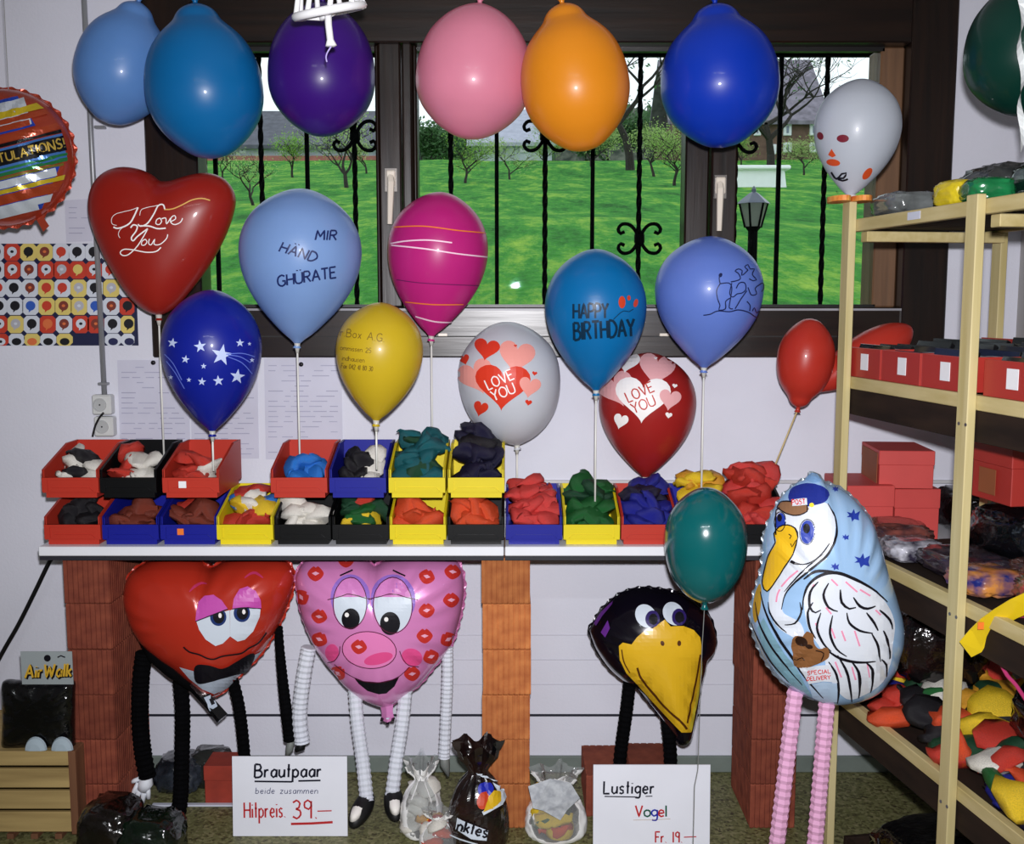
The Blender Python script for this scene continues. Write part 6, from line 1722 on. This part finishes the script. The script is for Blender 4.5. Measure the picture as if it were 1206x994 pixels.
# ---- loose balloons on the bottom shelf
zs4 = LV[3]
cols = ['yellow', 'red', 'red', 'darkgreen', 'white', 'blue', 'orange', 'black', 'gold', 'red', 'navy', 'green', 'orange', 'yellow', 'brown', 'black']
names = {'darkgreen': 'dark green', 'navy': 'navy blue', 'gold': 'golden yellow'}
for i in range(92):
    c = rr.choice(cols); u = rr.uniform(.0, .80); v = .05 + .29 * rr.random() ** 1.25; ly = i % 3
    hgt = (.020 + .020 * ly) * (1 if v < .2 else 1.3)
    where = 'back' if u < .3 else ('front' if u > .52 else 'middle')
    limp_balloon(RK(u, v, zs4 + hgt), rr.uniform(.072, .11), limpm(c), 'limp %s balloon loose on the %s of the bottom rack shelf' % (names.get(c, c), where), 'loose balloons on the bottom rack shelf', rr, .3)
bag_at('plastic_bag', 'black crumpled bag with coloured balloons at the back of the bottom shelf', 'bag', .14, .20, zs4 + .075, (.20, .2, .18), 15, mat('black_mixed_film', (10, 10, 13), rough=.16, coat=.4, rgb2=(26, 14, 13), vscale=16, bump=.5, bscale=45), 'bags on the table and rack', .2, 6)
bag_at('plastic_bag', 'black glossy bag near the streamer above the loose balloons', 'bag', .62, .22, zs4 + .09, (.22, .2, .13), 16, M_BAGK, 'bags on the table and rack', .2, 6)
# yellow and pink foil streamer hanging over the front of the rack
def strip(name, label, px_pts, d, m, th=.0015):
    mb = MB(); n = len(px_pts)
    a = [P(x, y, dd) for (x, y, dd, _, _, _) in px_pts]; b = [P(x, y, dd) for (_, _, _, x, y, dd) in px_pts]
    off = Vector((0, th, 0))
    mb.rings([[a[i], b[i], b[i] + off, a[i] + off] for i in range(n)])
    return mb
fs_ = thing('foil_streamer', 'yellow and pink foil streamer draped over the front of the rack', 'streamer', tuple(P(1150, 780, 1.93)))
part('yellow_strip', strip('', '', [(1130, 756, 1.93, 1144, 774, 1.93), (1142, 742, 1.92, 1156, 768, 1.92), (1155, 729, 1.90, 1166, 752, 1.91), (1172, 717, 1.88, 1180, 738, 1.89), (1190, 706, 1.86, 1198, 728, 1.87), (1225, 690, 1.84, 1228, 716, 1.85)], 0, mat('x', (0, 0, 0))), mat('yellow_foil', (222, 190, 30), rough=.28, coat=.4, var=.05), fs_)
part('orange_mark', MB().box(tuple(P(1151, 741, 1.895)), tuple(P(1159, 733, 1.893))), mat('orange_sticker', (236, 120, 40)), fs_)
part('pink_strip', strip('', '', [(1160, 762, 1.94, 1172, 778, 1.94), (1170, 748, 1.93, 1190, 770, 1.93), (1180, 735, 1.91, 1198, 748, 1.92), (1195, 724, 1.89, 1210, 730, 1.9), (1225, 712, 1.87, 1228, 722, 1.88)], 0, mat('x', (0, 0, 0))), mat('pink_foil', (206, 74, 108), rough=.22, coat=.5, var=.05), fs_)
part('magenta_ribbon', MB().tube([P(p.x, p.y, 1.91) for p in cat_rom([(1176, 775), (1186, 795), (1196, 806), (1212, 830)], 4)], .004, 8), mat('magenta_foil', (200, 60, 120), rough=.15, coat=.6, var=.05), fs_, smooth=True)

# ---- floor under the rack
t = thing('dark_tray', 'dark wooden tray on the floor under the rack', 'tray', tuple(RK(.3, .2, 0)))
part('tray_bottom', rbox(MB(), .02, .56, .05, .36, .0, .012), M_DECK, t)
for (a, b, c_, d_) in ((.02, .035, .05, .36), (.545, .56, .05, .36), (.035, .545, .05, .062), (.035, .545, .348, .36)):
    part('tray_side', rbox(MB(), a, b, c_, d_, .012, .07), M_DECK, t)
bag_at('plastic_bag', 'large glossy black bag in the dark tray under the rack', 'bag', .27, .2, .0125, (.36, .26, .20), 17, M_BAGK, 'bags on the floor', .16, 6)

# ================================================================== bags on the floor
def floor_bag(name, label, x0, x1, ytop, d, dep, seed, m, rough_=.2, freq=5, group='bags on the floor', kind='pillow'):
    a, b = P(x0, 900, d), P(x1, 900, d); h = P((x0 + x1) / 2, ytop, d).z
    return solo(name, bag(((a.x + b.x) / 2, d, h * (.5 if kind == 'sack' else .46) + .001), (b.x - a.x, dep, h), seed, rough_, freq, kind=kind), m, label, 'bag', group, smooth=True)
floor_bag('plastic_bag', 'dark crumpled bag on the floor in front of the left pillar', 96, 160, 940, 2.50, .16, 21, mat('murky_film', (13, 11, 10), rough=.16, coat=.4, rgb2=(22, 15, 10), vscale=12, bump=.5, bscale=45))
floor_bag('plastic_bag', 'dark green glinting bag on the floor beside the white glove', 140, 212, 956, 2.48, .14, 22, mat('green_black_film', (9, 12, 10), rough=.14, coat=.4, rgb2=(14, 34, 20), vscale=14, bump=.5, bscale=45))
floor_bag('plastic_bag', 'grey-blue bag lying against the wall behind the groom', 186, 240, 888, 2.90, .14, 23, mat('blue_grey_film', (24, 28, 34), rough=.14, coat=.5, rgb2=(60, 66, 76), vscale=14, bump=.5, bscale=45))
floor_bag('plastic_bag', 'murky bag against the wall between the groom\'s legs', 224, 272, 880, 2.92, .1, 24, mat('murky_grey_film', (44, 46, 44), rough=.14, coat=.5, rgb2=(14, 16, 20), vscale=14, bump=.5, bscale=45))
cbox('red-brown cardboard carton on the floor behind the groom', 230, 268, 902, 2.79, .0005, .09, 0, mat('brick_red_carton', (150, 50, 34), rough=.7, var=.15, vscale=20), group='cartons on the floor')
solo('floor_strip', MB().bbox(tuple(P(178, 944, 2.775)), tuple(P(300, 939, 2.79)), .001), M_SLIP, 'pale strip lying on the floor behind the groom\'s feet', 'strip')
bpy.data.objects['floor_strip'].location.z = .0005
# clear bags with balloons in them
def clear_bag(label, x0, x1, ytop, d, dep, seed, cols_, n, what, neck=True, size=.06):
    a, b = P(x0, 900, d), P(x1, 900, d); h = P((x0 + x1) / 2, ytop, d).z
    cx_ = (a.x + b.x) / 2; w_ = b.x - a.x
    t = thing('clear_bag', label, 'bag', (cx_, d, 0), 'bags on the floor')
    part('film', bag((cx_, d, h * .5 + .001), (w_, dep, h), seed, .08, 6, kind='sack'), M_CL, t, smooth=True)
    rr_ = random.Random(seed)
    for i in range(n):
        zf = i / n
        limp_balloon((cx_ + rr_.uniform(-.22, .22) * w_, d + rr_.uniform(-.24, .2) * dep, .025 + zf * h * .5), size * rr_.uniform(.9, 1.2), limpm(rr_.choice(cols_)), 'limp balloon packed in the ' + what, 'balloons packed in the ' + what, rr_, .4)
    return t, cx_, h
clear_bag('clear bag of white balloons on the floor beside the bride', 472, 520, 896, 2.64, .12, 31, ['white', 'white', 'white', 'gold'], 12, 'clear bag of white balloons')
clear_bag('small clear bag of orange and white balloons in front of the printed black bag', 494, 540, 955, 2.555, .08, 32, ['orange', 'white', 'red'], 6, 'small clear bag of orange balloons', size=.05)
t, cx_, h = clear_bag('clear bag of colourful balloons with a white leaflet on the floor', 620, 690, 908, 2.62, .12, 33, ['yellow', 'red', 'yellow', 'black', 'darkgreen', 'orange', 'green'], 16, 'clear bag of colourful balloons', size=.065)
lf = MB(); lq = [(622, 926), (648, 917), (672, 922), (683, 940), (668, 954), (660, 966), (640, 955), (628, 952)]
lf.add([P(x, y, 2.55 - .008 * math.sin(i)) for i, (x, y) in enumerate(lq)] + [P(x, y, 2.551 - .008 * math.sin(i)) for i, (x, y) in enumerate(lq)], [tuple(range(8)), tuple(range(15, 7, -1))] + [(i, i + 8, (i + 1) % 8 + 8, (i + 1) % 8) for i in range(8)])
part('leaflet', lf, mat('leaflet_paper', (196, 200, 206), rough=.5, rgb2=(160, 164, 172), vscale=60), t, label='white printed leaflet')

# printed black bag leaning on the middle pillar
a, b = P(528, 900, 2.57), P(598, 900, 2.57); h = P(560, 876, 2.57).z
t = thing('printed_bag', 'black printed bag of balloons standing against the middle pillar', 'bag', ((a.x + b.x) / 2, 2.57, 0), 'bags on the floor')
bm_ = bag(((a.x + b.x) / 2, 2.57, h * .5 + .001), (b.x - a.x, .13, h), 34, .05, 5, kind='sack')
bo = part('bag_body', bm_, mat('black_printed_film', (10, 10, 13), rough=.2, coat=.5, rgb2=(40, 22, 18), vscale=16, bump=.25, bscale=25), t)
sk = Skin(bm_, 2.57); z = crop(460, 860, 5.025)
dec(bo, 'white_field', I_EYE, lambda mb: fill(mb, sk, z([(600, 310), (700, 360), (655, 440), (550, 500), (540, 480), (640, 400)]), .003))
dec(bo, 'blue_spot', ink('spotblue', (34, 44, 170)), lambda mb: fill(mb, sk, ell(460 + 558 / 5.025, 860 + 352 / 5.025, 8.5, 8.5), .004))
dec(bo, 'red_spot', ink('spotred', (196, 66, 34)), lambda mb: fill(mb, sk, ell(460 + 548 / 5.025, 860 + 415 / 5.025, 7, 10, 15), .005))
dec(bo, 'yellow_spot', ink('spotyellow', (214, 172, 30)), lambda mb: fill(mb, sk, z([(600, 360), (640, 365), (640, 420), (600, 460), (545, 480), (560, 430)]), .006))
dec(bo, 'white_border', I_EYE, lambda mb: stroke(mb, sk, z([(500, 245), (560, 280), (640, 310), (705, 355)]), 1.5, .004, smooth=False))
dec(bo, 'white_band', I_EYE, lambda mb: fill(mb, sk, z([(400, 515), (450, 540), (575, 590), (565, 650), (480, 640), (390, 580)]), .003))
dec(bo, 'lettering', INK_K, lambda mb: text(mb, sk, 'nktes', 540, 977, 13, 2.4, rot=14, width=33, lift=.005))
dec(bo, 'white_border', I_EYE, lambda mb: stroke(mb, sk, z([(330, 600), (420, 640), (520, 670)]), 1.6, .004, smooth=False))
